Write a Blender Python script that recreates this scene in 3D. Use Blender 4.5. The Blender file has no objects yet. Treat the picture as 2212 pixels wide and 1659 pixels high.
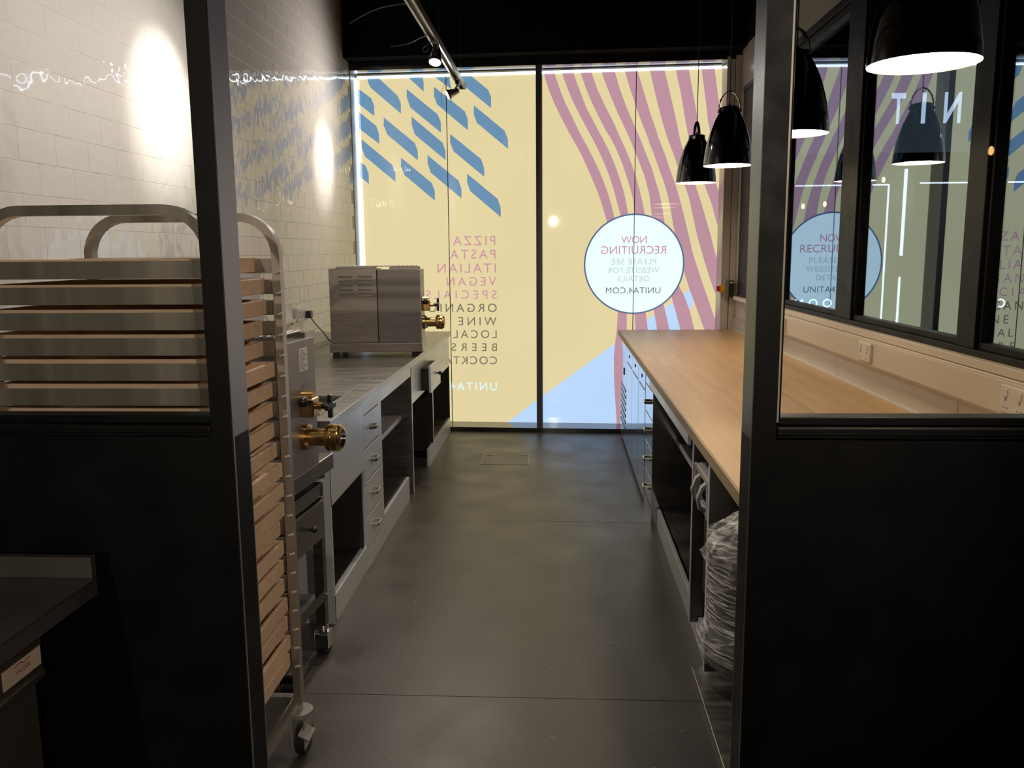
import bpy, bmesh, math, random
from mathutils import Vector, Matrix, Euler
random.seed(7)
PI = math.pi
SC = bpy.context.scene
C = bpy.context.scene.collection
FZ = -0.07            # floor level
SL = 0.048            # the shop window stands a little out of square: Y = Y0 - SL*X

# ------------------------------------------------------------------ camera
cd = bpy.data.cameras.new('camera'); cam = bpy.data.objects.new('camera', cd); C.objects.link(cam)
r_ = Vector((0.99845649, 0.05497445, -0.00790286)); f_ = Vector((-0.05553462, 0.98630635, -0.15529228))
u_ = r_.cross(f_)
M = Matrix((r_, u_, -f_)).transposed().to_4x4(); M.translation = Vector((0, 0, 1.65))
cam.matrix_world = M
cd.sensor_width = 36; cd.lens = 1830 / 2212 * 36; cd.clip_start = 0.05; cd.clip_end = 60
SC.camera = cam
# ------------------------------------------------------------------ world, exposure
w = bpy.data.worlds.new('world'); SC.world = w; w.use_nodes = True
w.node_tree.nodes['Background'].inputs[0].default_value = (0.9, 0.85, 0.8, 1)
w.node_tree.nodes['Background'].inputs[1].default_value = 0.004
vs = SC.view_settings
vs.view_transform = 'Standard'; vs.look = 'None'; vs.gamma = 1; vs.exposure = 0.0; vs.use_curve_mapping = False
SC.cycles.use_denoising = True
SC.cycles.max_bounces = 10; SC.cycles.transparent_max_bounces = 16; SC.cycles.diffuse_bounces = 5
SC.cycles.glossy_bounces = 5; SC.cycles.caustics_reflective = False; SC.cycles.caustics_refractive = False
SC.cycles.sample_clamp_indirect = 6

# ------------------------------------------------------------------ materials
def nm(name):
    m = bpy.data.materials.new(name); m.use_nodes = True
    nt = m.node_tree; b = nt.nodes['Principled BSDF']
    return m, nt, b
def N(nt, t, **k):
    n = nt.nodes.new(t)
    for a, v in k.items(): setattr(n, a, v)
    return n
def L(nt, a, b): nt.links.new(a, b)
def c4(c): return (c[0], c[1], c[2], 1)
def plain(name, col, rough=0.5, metal=0.0, spec=0.5, noise=0.0, nscale=20, bump=0.0, bscale=200, rvar=0.0, coat=0.0, stretch=None, emis=None, estr=0):
    m, nt, b = nm(name)
    b.inputs['Base Color'].default_value = c4(col); b.inputs['Roughness'].default_value = rough
    b.inputs['Metallic'].default_value = metal; b.inputs['Specular IOR Level'].default_value = spec
    b.inputs['Coat Weight'].default_value = coat; b.inputs['Coat Roughness'].default_value = 0.05
    if emis: b.inputs['Emission Color'].default_value = c4(emis); b.inputs['Emission Strength'].default_value = estr
    tc = N(nt, 'ShaderNodeTexCoord')
    mp = N(nt, 'ShaderNodeMapping'); L(nt, tc.outputs['Object'], mp.inputs[0])
    if stretch: mp.inputs['Scale'].default_value = stretch
    if noise > 0 or rvar > 0:
        n1 = N(nt, 'ShaderNodeTexNoise'); n1.inputs['Scale'].default_value = nscale; n1.inputs['Detail'].default_value = 5
        L(nt, mp.outputs[0], n1.inputs['Vector'])
        if noise > 0:
            mx = N(nt, 'ShaderNodeMix', data_type='RGBA')
            mx.inputs[6].default_value = c4([x * (1 - noise) for x in col]); mx.inputs[7].default_value = c4([min(1, x * (1 + noise)) for x in col])
            L(nt, n1.outputs[0], mx.inputs[0]); L(nt, mx.outputs[2], b.inputs['Base Color'])
        if rvar > 0:
            mr = N(nt, 'ShaderNodeMapRange'); mr.inputs[1].default_value = 0.3; mr.inputs[2].default_value = 0.7
            mr.inputs[3].default_value = max(0.02, rough - rvar); mr.inputs[4].default_value = rough + rvar
            L(nt, n1.outputs[0], mr.inputs[0]); L(nt, mr.outputs[0], b.inputs['Roughness'])
    if bump > 0:
        n2 = N(nt, 'ShaderNodeTexNoise'); n2.inputs['Scale'].default_value = bscale; n2.inputs['Detail'].default_value = 3
        L(nt, mp.outputs[0], n2.inputs['Vector'])
        bp = N(nt, 'ShaderNodeBump'); bp.inputs['Strength'].default_value = bump; bp.inputs['Distance'].default_value = 0.01
        L(nt, n2.outputs[0], bp.inputs['Height']); L(nt, bp.outputs[0], b.inputs['Normal'])
    return m
def emit(name, col, s):
    m = bpy.data.materials.new(name); m.use_nodes = True; nt = m.node_tree; nt.nodes.clear()
    e = N(nt, 'ShaderNodeEmission'); e.inputs[0].default_value = c4(col); e.inputs[1].default_value = s
    o = N(nt, 'ShaderNodeOutputMaterial'); L(nt, e.outputs[0], o.inputs[0]); return m
def srgb(r, g, b):
    return tuple(((x / 255) / 12.92 if x / 255 <= .04045 else ((x / 255 + .055) / 1.055) ** 2.4) for x in (r, g, b))
def backlit(name, col, s=1.0, mottle=0.06):
    # printed film lit from behind, with a glossy face towards the room
    m, nt, b = nm(name); s *= 0.99
    b.inputs['Base Color'].default_value = c4([0.03 * x for x in col]); b.inputs['Roughness'].default_value = 0.03
    b.inputs['Specular IOR Level'].default_value = 0.5
    n1 = N(nt, 'ShaderNodeTexNoise'); n1.inputs['Scale'].default_value = 0.9; n1.inputs['Detail'].default_value = 2
    tc = N(nt, 'ShaderNodeTexCoord'); L(nt, tc.outputs['Object'], n1.inputs['Vector'])
    mx = N(nt, 'ShaderNodeMix', data_type='RGBA')
    mx.inputs[6].default_value = c4([x * (1 - mottle) for x in col]); mx.inputs[7].default_value = c4([x * (1 + mottle) for x in col])
    L(nt, n1.outputs[0], mx.inputs[0]); L(nt, mx.outputs[2], b.inputs['Emission Color'])
    b.inputs['Emission Strength'].default_value = s
    return m
def pane_mat(name, tint=(1, 1, 1), f0=0.04, gcol=(1, 1, 1)):
    m = bpy.data.materials.new(name); m.use_nodes = True; nt = m.node_tree; nt.nodes.clear()
    g = N(nt, 'ShaderNodeNewGeometry')
    d = N(nt, 'ShaderNodeVectorMath', operation='DOT_PRODUCT'); L(nt, g.outputs['Incoming'], d.inputs[0]); L(nt, g.outputs['Normal'], d.inputs[1])
    a = N(nt, 'ShaderNodeMath', operation='ABSOLUTE'); L(nt, d.outputs['Value'], a.inputs[0])
    s = N(nt, 'ShaderNodeMath', operation='SUBTRACT'); s.inputs[0].default_value = 1; L(nt, a.outputs[0], s.inputs[1])
    p = N(nt, 'ShaderNodeMath', operation='POWER'); L(nt, s.outputs[0], p.inputs[0]); p.inputs[1].default_value = 5
    q = N(nt, 'ShaderNodeMath', operation='MULTIPLY_ADD'); L(nt, p.outputs[0], q.inputs[0]); q.inputs[1].default_value = 1 - f0; q.inputs[2].default_value = f0
    t = N(nt, 'ShaderNodeBsdfTransparent'); t.inputs[0].default_value = c4(tint)
    gl = N(nt, 'ShaderNodeBsdfGlossy'); gl.inputs['Roughness'].default_value = 0.0; gl.inputs['Color'].default_value = c4(gcol)
    mx = N(nt, 'ShaderNodeMixShader'); L(nt, q.outputs[0], mx.inputs[0]); L(nt, t.outputs[0], mx.inputs[1]); L(nt, gl.outputs[0], mx.inputs[2])
    o = N(nt, 'ShaderNodeOutputMaterial'); L(nt, mx.outputs[0], o.inputs[0]); return m
def wood(name, c1, c2, scale=(1, 1, 1), rough=0.45, vary=0.25, grain=6.0):
    m, nt, b = nm(name)
    tc = N(nt, 'ShaderNodeTexCoord'); oi = N(nt, 'ShaderNodeObjectInfo')
    mp = N(nt, 'ShaderNodeMapping'); mp.inputs['Scale'].default_value = scale
    L(nt, tc.outputs['Object'], mp.inputs[0])
    ad = N(nt, 'ShaderNodeVectorMath', operation='ADD'); L(nt, mp.outputs[0], ad.inputs[0])
    cm = N(nt, 'ShaderNodeMath', operation='MULTIPLY'); cm.inputs[1].default_value = 37.0; L(nt, oi.outputs['Random'], cm.inputs[0]); L(nt, cm.outputs[0], ad.inputs[1])
    n = N(nt, 'ShaderNodeTexNoise'); n.inputs['Scale'].default_value = grain; n.inputs['Detail'].default_value = 6; n.inputs['Distortion'].default_value = 0.6
    L(nt, ad.outputs[0], n.inputs['Vector'])
    rp = N(nt, 'ShaderNodeValToRGB'); rp.color_ramp.elements[0].position = 0.3; rp.color_ramp.elements[1].position = 0.7
    rp.color_ramp.elements[0].color = c4(c1); rp.color_ramp.elements[1].color = c4(c2); L(nt, n.outputs[0], rp.inputs[0])
    hs = N(nt, 'ShaderNodeHueSaturation'); mr = N(nt, 'ShaderNodeMapRange'); mr.inputs[3].default_value = 1 - vary; mr.inputs[4].default_value = 1 + vary
    L(nt, oi.outputs['Random'], mr.inputs[0]); L(nt, mr.outputs[0], hs.inputs['Value']); L(nt, rp.outputs[0], hs.inputs['Color'])
    L(nt, hs.outputs[0], b.inputs['Base Color']); b.inputs['Roughness'].default_value = rough
    bp = N(nt, 'ShaderNodeBump'); bp.inputs['Strength'].default_value = 0.08; L(nt, n.outputs[0], bp.inputs['Height']); L(nt, bp.outputs[0], b.inputs['Normal'])
    return m
def tilemat(name, col):
    m, nt, b = nm(name)
    b.inputs['Base Color'].default_value = c4(col); b.inputs['Roughness'].default_value = 0.03; b.inputs['Specular IOR Level'].default_value = 0.6
    tc = N(nt, 'ShaderNodeTexCoord'); oi = N(nt, 'ShaderNodeObjectInfo')
    ad = N(nt, 'ShaderNodeVectorMath', operation='ADD'); cm = N(nt, 'ShaderNodeMath', operation='MULTIPLY'); cm.inputs[1].default_value = 91.0
    L(nt, oi.outputs['Random'], cm.inputs[0]); L(nt, tc.outputs['Object'], ad.inputs[0]); L(nt, cm.outputs[0], ad.inputs[1])
    n = N(nt, 'ShaderNodeTexNoise'); n.inputs['Scale'].default_value = 9; n.inputs['Detail'].default_value = 1; L(nt, ad.outputs[0], n.inputs['Vector'])
    bp = N(nt, 'ShaderNodeBump'); bp.inputs['Strength'].default_value = 0.17; bp.inputs['Distance'].default_value = 0.02
    L(nt, n.outputs[0], bp.inputs['Height']); L(nt, bp.outputs[0], b.inputs['Normal']); return m

JAMBL = plain('black_satin_jamb_lit', (0.42, 0.44, 0.50), 0.50, 0.9, noise=0.05, nscale=8)  # lighter copy of the black jamb; window reflection put into the base colour
STEELP = plain('satin_steel_plate', (0.33, 0.305, 0.28), 0.42, 0.6, noise=0.05, nscale=5)
STEEL = plain('brushed_steel', (0.28, 0.25, 0.225), 0.36, 0.95, noise=0.08, nscale=6, bump=0.05, bscale=90, rvar=0.06, stretch=(1, 1, 12))
STEELD = plain('dark_steel', (0.20, 0.185, 0.175), 0.42, 1.0, noise=0.10, nscale=5, bump=0.05, bscale=60, rvar=0.06, stretch=(1, 1, 8))
STEELTOP = plain('steel_top', (0.30, 0.28, 0.255), 0.38, 1.0, noise=0.12, nscale=4, rvar=0.08, stretch=(1, 6, 1))
COUNTERP = plain('painted_steel_panel', (0.72, 0.74, 0.78), 0.36, 0.45, noise=0.05, nscale=3, rvar=0.05)
COUNTERR = plain('polished_steel_door', (0.62, 0.64, 0.68), 0.10, 1.0, noise=0.03, nscale=3, rvar=0.03)
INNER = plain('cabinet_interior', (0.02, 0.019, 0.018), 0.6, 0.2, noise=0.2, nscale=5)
CHROME = plain('chrome', (0.75, 0.73, 0.70), 0.12, 1.0, rvar=0.04, nscale=30)
RACKST = plain('rack_steel', (0.42, 0.385, 0.34), 0.36, 0.72, noise=0.30, nscale=2.2, rvar=0.12, stretch=(4, 1, 0.25))
BRASS = plain('brass', (0.62, 0.40, 0.16), 0.22, 1.0, noise=0.15, nscale=25, rvar=0.06)
BLACKP = plain('black_painted_timber', (0.0016, 0.0016, 0.0018), 0.5, 0.0, noise=0.1, nscale=8, rvar=0.08, spec=0.25)
JAMBP = plain('black_satin_jamb', (0.15, 0.155, 0.165), 0.36, 0.9, noise=0.06, nscale=8, rvar=0.03, spec=0.5)
BLACKC = plain('black_ceiling_paint', (0.0025, 0.0025, 0.0025), 0.9, noise=0.2, nscale=4, spec=0.1)
FRAMEP = plain('dark_window_frame', (0.0025, 0.0025, 0.003), 0.5, 0.0, spec=0.2, noise=0.1, nscale=10, rvar=0.05)
BLKPL = plain('black_plastic', (0.012, 0.012, 0.013), 0.35, noise=0.1, nscale=30)
RUBBER = plain('dark_rubber', (0.018, 0.018, 0.018), 0.75, noise=0.2, nscale=30)
GREYPL = plain('grey_plastic', (0.13, 0.125, 0.12), 0.5, noise=0.08, nscale=12)
LGREY = plain('light_grey_plastic', (0.33, 0.31, 0.30), 0.45, noise=0.05, nscale=10)
WHITEPL = plain('white_plastic', (0.62, 0.58, 0.54), 0.3, noise=0.03, nscale=8)
WHITEW = plain('white_wall_paint', (0.50, 0.46, 0.42), 0.22, noise=0.03, nscale=3, spec=0.6)
CREAM = plain('cream_trunking', (0.60, 0.52, 0.43), 0.35, noise=0.03, nscale=4)
GROUT = plain('grout', (0.50, 0.46, 0.41), 0.85, noise=0.15, nscale=40, bump=0.1)
TILE = tilemat('glazed_white_tile', (0.55, 0.515, 0.50))
VINYL = plain('dark_vinyl_floor', (0.062, 0.056, 0.050), 0.40, 0.0, noise=0.22, nscale=3.5, bump=0.05, bscale=160, rvar=0.07, spec=0.45)
WORK = wood('beech_worktop', (0.44, 0.275, 0.135), (0.56, 0.37, 0.20), (5, 0.35, 5), 0.40, 0.07, 2.2)
WORKE = wood('beech_edge_shaded', (0.24, 0.17, 0.09), (0.33, 0.24, 0.14), (7, 0.7, 5), 0.5, 0.1, 4.0)  # front edge of the beech, its shade put into the darker colour
TRAYW = wood('pale_tray_timber', (0.72, 0.50, 0.35), (0.84, 0.62, 0.45), (2, 12, 12), 0.6, 0.06, 3.0)
TRAYI = wood('pale_tray_base', (0.80, 0.60, 0.34), (0.90, 0.72, 0.45), (2, 12, 12), 0.6, 0.05, 3.0)
SHADE = plain('black_gloss_enamel', (0.004, 0.004, 0.004), 0.08, 0.0, spec=0.6, coat=0.6, noise=0.05)
FILM = None
def film_mat():
    m, nt, b = nm('stretch_film')
    b.inputs['Base Color'].default_value = (0.92, 0.88, 0.80, 1); b.inputs['Roughness'].default_value = 0.14
    tc = N(nt, 'ShaderNodeTexCoord'); mp = N(nt, 'ShaderNodeMapping'); mp.inputs['Scale'].default_value = (1.5, 1.5, 9); mp.inputs['Rotation'].default_value = (0.25, 0.1, 0)
    L(nt, tc.outputs['Object'], mp.inputs[0])
    n = N(nt, 'ShaderNodeTexNoise'); n.inputs['Scale'].default_value = 5; n.inputs['Detail'].default_value = 4; n.inputs['Distortion'].default_value = 1.2; L(nt, mp.outputs[0], n.inputs['Vector'])
    mr = N(nt, 'ShaderNodeMapRange'); mr.inputs[1].default_value = 0.44; mr.inputs[2].default_value = 0.74; mr.inputs[3].default_value = 0.16; mr.inputs[4].default_value = 1.0
    L(nt, n.outputs[0], mr.inputs[0]); L(nt, mr.outputs[0], b.inputs['Alpha'])
    bp = N(nt, 'ShaderNodeBump'); bp.inputs['Strength'].default_value = 0.7; bp.inputs['Distance'].default_value = 0.02; L(nt, n.outputs[0], bp.inputs['Height']); L(nt, bp.outputs[0], b.inputs['Normal'])
    return m
FILM = film_mat()
GLASS = pane_mat('clear_pane', (0.96, 0.97, 0.96), 0.035)
GLASSR = pane_mat('dark_pane', (0.90, 0.92, 0.92), 0.38, (0.66, 0.80, 1.0))
YEL = backlit('print_yellow', srgb(229, 213, 163)); BLU = backlit('print_blue', srgb(108, 146, 178)); PNK = backlit('print_pink', srgb(190, 146, 160))
ICE = backlit('print_pale_blue', srgb(188, 218, 254)); WHT = backlit('print_white', srgb(236, 254, 254), 1.05); NAV = backlit('print_navy', srgb(94, 112, 146))
TPNK = backlit('letter_pink', srgb(205, 150, 165)); TGRY = backlit('letter_grey', srgb(122, 118, 100)); TPAL = backlit('letter_pale', srgb(190, 212, 208)); TDRK = backlit('letter_slate', srgb(96, 118, 128)); TWHT = backlit('letter_white', srgb(225, 250, 250))
LED = emit('led_strip', (0.66, 0.82, 1.0), 11.0)
LEDW = emit('led_tube', (0.80, 0.88, 1.0), 3.2)
LAMPIN = emit('lamp_glow', (1.0, 0.78, 0.52), 34.0)
BULB = emit('filament', (1.0, 0.55, 0.2), 14.0)
SPOTF = emit('spot_lens', (1.0, 0.93, 0.84), 14.0)

# ------------------------------------------------------------------ builders
class B:
    def __init__(s): s.bm = bmesh.new()
    def _new(s, geom, mat=None):
        if mat is not None: bmesh.ops.transform(s.bm, matrix=mat, verts=geom)
        return geom
    def box(s, x0, x1, y0, y1, z0, z1, rot=None):
        g = bmesh.ops.create_cube(s.bm, size=1)['verts']
        m = Matrix.Translation(((x0+x1)/2, (y0+y1)/2, (z0+z1)/2))
        if rot: m = m @ Euler(rot).to_matrix().to_4x4()
        m = m @ Matrix.Diagonal((abs(x1-x0), abs(y1-y0), abs(z1-z0), 1))
        s._new(g, m); return s
    def cyl(s, p0, p1, r0, r1=None, seg=20, caps=True):
        p0 = Vector(p0); p1 = Vector(p1); d = p1 - p0; r1 = r0 if r1 is None else r1
        g = bmesh.ops.create_cone(s.bm, cap_ends=caps, segments=seg, radius1=r0, radius2=r1, depth=d.length)['verts']
        s._new(g, Matrix.Translation((p0+p1)/2) @ d.to_track_quat('Z', 'Y').to_matrix().to_4x4()); return s
    def ball(s, c, r, seg=14, scale=(1, 1, 1)):
        g = bmesh.ops.create_uvsphere(s.bm, u_segments=seg, v_segments=max(6, seg//2), radius=r)['verts']
        s._new(g, Matrix.Translation(c) @ Matrix.Diagonal((*scale, 1))); return s
    def lathe(s, prof, c=(0, 0, 0), axis='Z', seg=32, close=False):
        rings = []
        for r, h in prof:
            ring = []
            for k in range(seg):
                a = 2*PI*k/seg; p = (r*math.cos(a), r*math.sin(a), h)
                if axis == 'X': p = (p[2], p[0], p[1])
                if axis == 'Y': p = (p[0], p[2], p[1])
                ring.append(s.bm.verts.new((p[0]+c[0], p[1]+c[1], p[2]+c[2])))
            rings.append(ring)
        for a, b in zip(rings, rings[1:]):
            for k in range(seg): s.bm.faces.new((a[k], a[(k+1) % seg], b[(k+1) % seg], b[k]))
        if close: s.bm.faces.new(rings[0]); s.bm.faces.new(rings[-1])
        return s
    def tube(s, pts, r, seg=8, flat=None):
        # swept along pts; flat=(w,t,up) sweeps a flat strap instead of a round tube
        pts = [Vector(p) for p in pts]; rings = []
        for i, p in enumerate(pts):
            d = (pts[min(i+1, len(pts)-1)] - pts[max(i-1, 0)]).normalized()
            if flat:
                wv = Vector(flat[2]).normalized(); nv = d.cross(wv).normalized(); hw, ht = flat[0]/2, flat[1]/2
                ring = [p + wv*a*hw + nv*b*ht for a, b in ((-1, -1), (1, -1), (1, 1), (-1, 1))]
            else:
                up = Vector((0, 0, 1)) if abs(d.z) < 0.95 else Vector((1, 0, 0))
                a = d.cross(up).normalized(); b = a.cross(d)
                ring = [p + (a*math.cos(2*PI*k/seg) + b*math.sin(2*PI*k/seg))*r for k in range(seg)]
            rings.append([s.bm.verts.new(q) for q in ring])
        n = len(rings[0])
        for a, b in zip(rings, rings[1:]):
            for k in range(n): s.bm.faces.new((a[k], a[(k+1) % n], b[(k+1) % n], b[k]))
        s.bm.faces.new(rings[0]); s.bm.faces.new(rings[-1]); return s
    def poly(s, pts, d=None):
        vs = [s.bm.verts.new(p) for p in pts]; f = s.bm.faces.new(vs)
        if d:
            g = bmesh.ops.extrude_face_region(s.bm, geom=[f]); v = [e for e in g['geom'] if isinstance(e, bmesh.types.BMVert)]
            bmesh.ops.translate(s.bm, verts=v, vec=d)
        return s
    def out(s, name, mat, parent=None, bevel=0.0, smooth=None, world=True, kind=None, label=None):
        # world=True: the shape was given in world coordinates; it is shifted to sit under its parent
        if parent is not None and world:
            off = Vector((0, 0, 0)); q = parent
            while q: off += q.location; q = q.parent
            bmesh.ops.translate(s.bm, verts=s.bm.verts, vec=-off)
        if parent is None and world and len(s.bm.verts):
            lo = Vector([min(v.co[i] for v in s.bm.verts) for i in range(3)]); hi = Vector([max(v.co[i] for v in s.bm.verts) for i in range(3)])
            org = Vector(((lo.x+hi.x)/2, (lo.y+hi.y)/2, lo.z)); bmesh.ops.translate(s.bm, verts=s.bm.verts, vec=-org)
        else: org = None
        bmesh.ops.recalc_face_normals(s.bm, faces=s.bm.faces)
        me = bpy.data.meshes.new(name); s.bm.to_mesh(me); s.bm.free()
        me.materials.append(mat)
        o = bpy.data.objects.new(name, me); C.objects.link(o)
        if parent: o.parent = parent
        if org is not None: o.location = org
        if smooth: me.polygons.foreach_set('use_smooth', [True]*len(me.polygons)); me.set_sharp_from_angle(angle=math.radians(smooth))
        if bevel:
            b = o.modifiers.new('bevel', 'BEVEL'); b.width = bevel; b.segments = 2; b.limit_method = 'ANGLE'; b.angle_limit = math.radians(40)
        if kind: o['kind'] = kind
        if label: o['label'] = label
        return o
def thing(name, label, cat, loc=(0, 0, 0), rz=0, group=None):
    o = bpy.data.objects.new(name, None); C.objects.link(o); o.location = loc; o.rotation_euler = (0, 0, rz); o.empty_display_size = 0.05
    o['label'] = label; o['category'] = cat
    if group: o['group'] = group
    return o
def tag(o, label, cat, group=None):
    o['label'] = label; o['category'] = cat
    if group: o['group'] = group
    return o
def struct(name, loc=(0, 0, 0)):
    o = bpy.data.objects.new(name, None); C.objects.link(o); o.location = loc; o['kind'] = 'structure'; o.empty_display_size = 0.05; return o
def copy_tree(o, parent=None):
    c = o.copy(); C.objects.link(c); c.parent = parent
    for ch in list(o.children): copy_tree(ch, c)
    return c
def bx(name, mat, parent, x0, x1, y0, y1, z0, z1, bevel=0.0, world=True, **k):
    return B().box(x0, x1, y0, y1, z0, z1).out(name, mat, parent, bevel=bevel, world=world, **k)
def yw(x, y0): return y0 - SL*x      # a line parallel to the shop window
GY = 8.22; FY = 7.95                 # window film plane, fascia / upstand plane
def slab(b, x0, x1, ya, yb, z0, z1):  # box whose faces run parallel to the shop window
    P = [(x0, yw(x0, ya)), (x1, yw(x1, ya)), (x1, yw(x1, yb)), (x0, yw(x0, yb))]
    v = [b.bm.verts.new((x, y, z)) for z in (z0, z1) for x, y in P]
    for q in ((0, 1, 2, 3), (4, 5, 6, 7), (0, 1, 5, 4), (1, 2, 6, 5), (2, 3, 7, 6), (3, 0, 4, 7)): b.bm.faces.new([v[i] for i in q])
    return b
def letters(name, txt, x0, x1, z0, z1, ypl, mat, parent, bold=0.0, mirror=True, fitn=None, label=None):
    # flat lettering; x0..x1 and z0..z1 is the box of the capitals; mirrored because it is read from outside
    cu = bpy.data.curves.new('t', 'FONT'); cu.body = txt; cu.offset = bold; cu.fill_mode = 'BOTH'
    ob = bpy.data.objects.new('t', cu); C.objects.link(ob)
    def ext(body, sp):
        cu.body = body; cu.space_character = sp; bpy.context.view_layer.update()
        me = ob.to_mesh(); xs = [v.co.x for v in me.vertices]; ys = [v.co.y for v in me.vertices]; r = (min(xs), max(xs), min(ys), max(ys)); ob.to_mesh_clear(); return r
    r1 = ext('H', 1.0); sc = (z1-z0)/(r1[3]-r1[2])
    body = txt if fitn is None else txt[:fitn]
    a = ext(body, 1.0); b = ext(body, 1.5); wa = (a[1]-a[0])*sc; wb = (b[1]-b[0])*sc; want = x1-x0
    sp = 1.0 + 0.5*(want-wa)/max(1e-6, wb-wa); sp = max(0.7, min(2.2, sp))
    e = ext(body, sp); xsc = want/((e[1]-e[0])*sc)
    ext(txt, sp); me = ob.to_mesh(); bm = bmesh.new(); bm.from_mesh(me); ob.to_mesh_clear()
    for v in bm.verts:
        lx = (v.co.x-e[0])*sc*xsc
        X = x1-lx if mirror else x0+lx
        v.co = (X, ypl(X), z0+v.co.y*sc)
    bpy.data.objects.remove(ob); bpy.data.curves.remove(cu)
    bb = B(); bb.bm.free(); bb.bm = bm
    return bb.out(name, mat, parent, label=label)
# ------------------------------------------------------------------ lights of the room
def spot(name, loc, tgt, power, deg, blend=0.6, col=(1, 0.93, 0.84), size=0.02):
    l = bpy.data.lights.new(name, 'SPOT'); l.energy = power; l.spot_size = math.radians(deg); l.spot_blend = blend; l.color = col; l.shadow_soft_size = size
    o = bpy.data.objects.new(name, l); C.objects.link(o); o.location = loc
    o.rotation_euler = (Vector(tgt)-Vector(loc)).to_track_quat('-Z', 'Y').to_euler(); return o
def area(name, loc, tgt, power, sx, sy, col=(1, 0.85, 0.7)):
    l = bpy.data.lights.new(name, 'AREA'); l.energy = power; l.shape = 'RECTANGLE'; l.size = sx; l.size_y = sy; l.color = col
    o = bpy.data.objects.new(name, l); C.objects.link(o); o.location = loc
    o.rotation_euler = (Vector(tgt)-Vector(loc)).to_track_quat('-Z', 'Y').to_euler(); return o
# fill spots added in front of the partition, behind the photographer, without fittings
for lx, ly, lz, pw in ((-1.2, -2.9, 2.3, 130), (-0.75, -0.3, 3.2, 14)): spot('front_fill_spot', (lx, ly, lz), (-1.35, 2.3, 1.5), pw, 38, 0.6, (1, 0.84, 0.66), 0.03)
spot('front_side_fill', (1.3, -2.2, 2.7), (-1.0, 2.9, 0.9), 240, 46, 0.6, (1, 0.84, 0.68), 0.03)  # unseen spot added to brighten tray ends and counter fronts
# beams of the track heads (each lamp sits just in front of its lens): a tight beam, plus wide spots added as fill
spot('beam_near', (-0.945, 4.245, 2.925), (-1.93, 4.20, 2.36), 170, 42, 1.0); spot('fill_near', (-0.95, 4.245, 2.92), (-1.93, 3.9, 1.9), 66, 130, 1.0)
spot('beam_far', (-0.95, 7.27, 2.93), (-1.93, 7.08, 2.40), 130, 38, 1.0); spot('fill_far', (-0.95, 7.27, 2.93), (-1.93, 6.5, 2.6), 75, 150, 1.0)
spot('beam_mid', (-0.88, 5.98, 2.93), (0.1, 4.9, 0.3), 90, 110, 1.0, (1, 0.85, 0.68)); spot('entry_fill', (-0.84, 2.9, 2.95), (-1.7, 3.5, 1.7), 72, 130, 1.0)  # the entry spot is added fill for the tiles; no track head there
spot('entry_fill_right', (-0.84, 3.0, 2.95), (0.75, 2.85, 0.45), 110, 44, 1.0)  # spot added to brighten the wrapped drum; no track head there

# ------------------------------------------------------------------ floor, ceiling
fl = struct('floor')
for a, b in ((-4.0, 3.066), (3.069, 5.246), (5.249, 8.4)):
    bx('vinyl_sheet', VINYL, fl, -4.0 if a < 0 else -1.95, 4.0 if a < 0 else 1.65, a, min(b, 8.4), FZ-0.05, FZ, bevel=0.001)
bx('subfloor', RUBBER, fl, -4, 8, -4, 12.2, FZ-0.2, FZ-0.052)
ce = struct('ceiling'); bx('ceiling_board', BLACKC, ce, -4, 8, -4, 12.2, 4.3, 4.4)
for y in (1.2, 3.3, 5.4, 7.3): bx('ceiling_joist', BLACKC, ce, -2.0, 1.7, y-0.05, y+0.05, 4.16, 4.3)

# ------------------------------------------------------------------ wall_left with glazed tiles
wl = struct('wall_left', (-1.94, 5, FZ))
bx('backing', GROUT, wl, -2.08, -1.9308, 1.96, 8.7, FZ, 4.3)
TL, TH, GAP = 0.23, 0.117, 0.002
tb = B().box(-0.004, 0.004, -(TL-GAP)/2, (TL-GAP)/2, -(TH-GAP)/2, (TH-GAP)/2); bmesh.ops.bevel(tb.bm, geom=[e for e in tb.bm.edges if all(v.co.x > 0 for v in e.verts)], offset=0.0012, segments=1, affect='EDGES')
bmesh.ops.recalc_face_normals(tb.bm, faces=tb.bm.faces)
tme = bpy.data.meshes.new('tile'); tb.bm.to_mesh(tme); tb.bm.free(); tme.materials.append(TILE)
cells = []
for j in range(-10, 21):
    zc = 2.1585 + j*TH
    if zc < 0.72 or zc > 4.2: continue
    for i in range(0, 32):
        yc = 2.10 + i*TL + (TL/2 if j % 2 else 0)
        if yc > 8.0: continue
        zt = 1.65 + 560*yc/1830
        vis = 2.85 < yc and zc < zt + 0.05 and not (zc < 1.65-30*yc/1830 - 0.0 and yc < 3.2 and zc < 1.0)
        cells.append((0 if vis else 1, yc, zc))
cells.sort(key=lambda t: (t[0], t[1]))
rt = random.Random(3); rest = B()
for n, (v, yc, zc) in enumerate(cells):
    rot = Euler((0, rt.gauss(0, 0.0015), rt.gauss(0, 0.002)))
    if n < 300:
        o = bpy.data.objects.new('tile', tme); C.objects.link(o); o.parent = wl; o.location = (0.006, yc-5, zc-FZ); o.rotation_euler = rot
    else:
        k = len(rest.bm.verts); rest.bm.from_mesh(tme); rest.bm.verts.ensure_lookup_table(); nv = rest.bm.verts[k:]
        bmesh.ops.transform(rest.bm, matrix=Matrix.Translation((-1.934, yc, zc)) @ rot.to_matrix().to_4x4(), verts=nv)
rest.out('tile_field', TILE, wl, kind='stuff')
bx('reveal_lining', JAMBP, wl, -1.936, -1.925, 8.06, 8.31, -0.03, 3.30)

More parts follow.
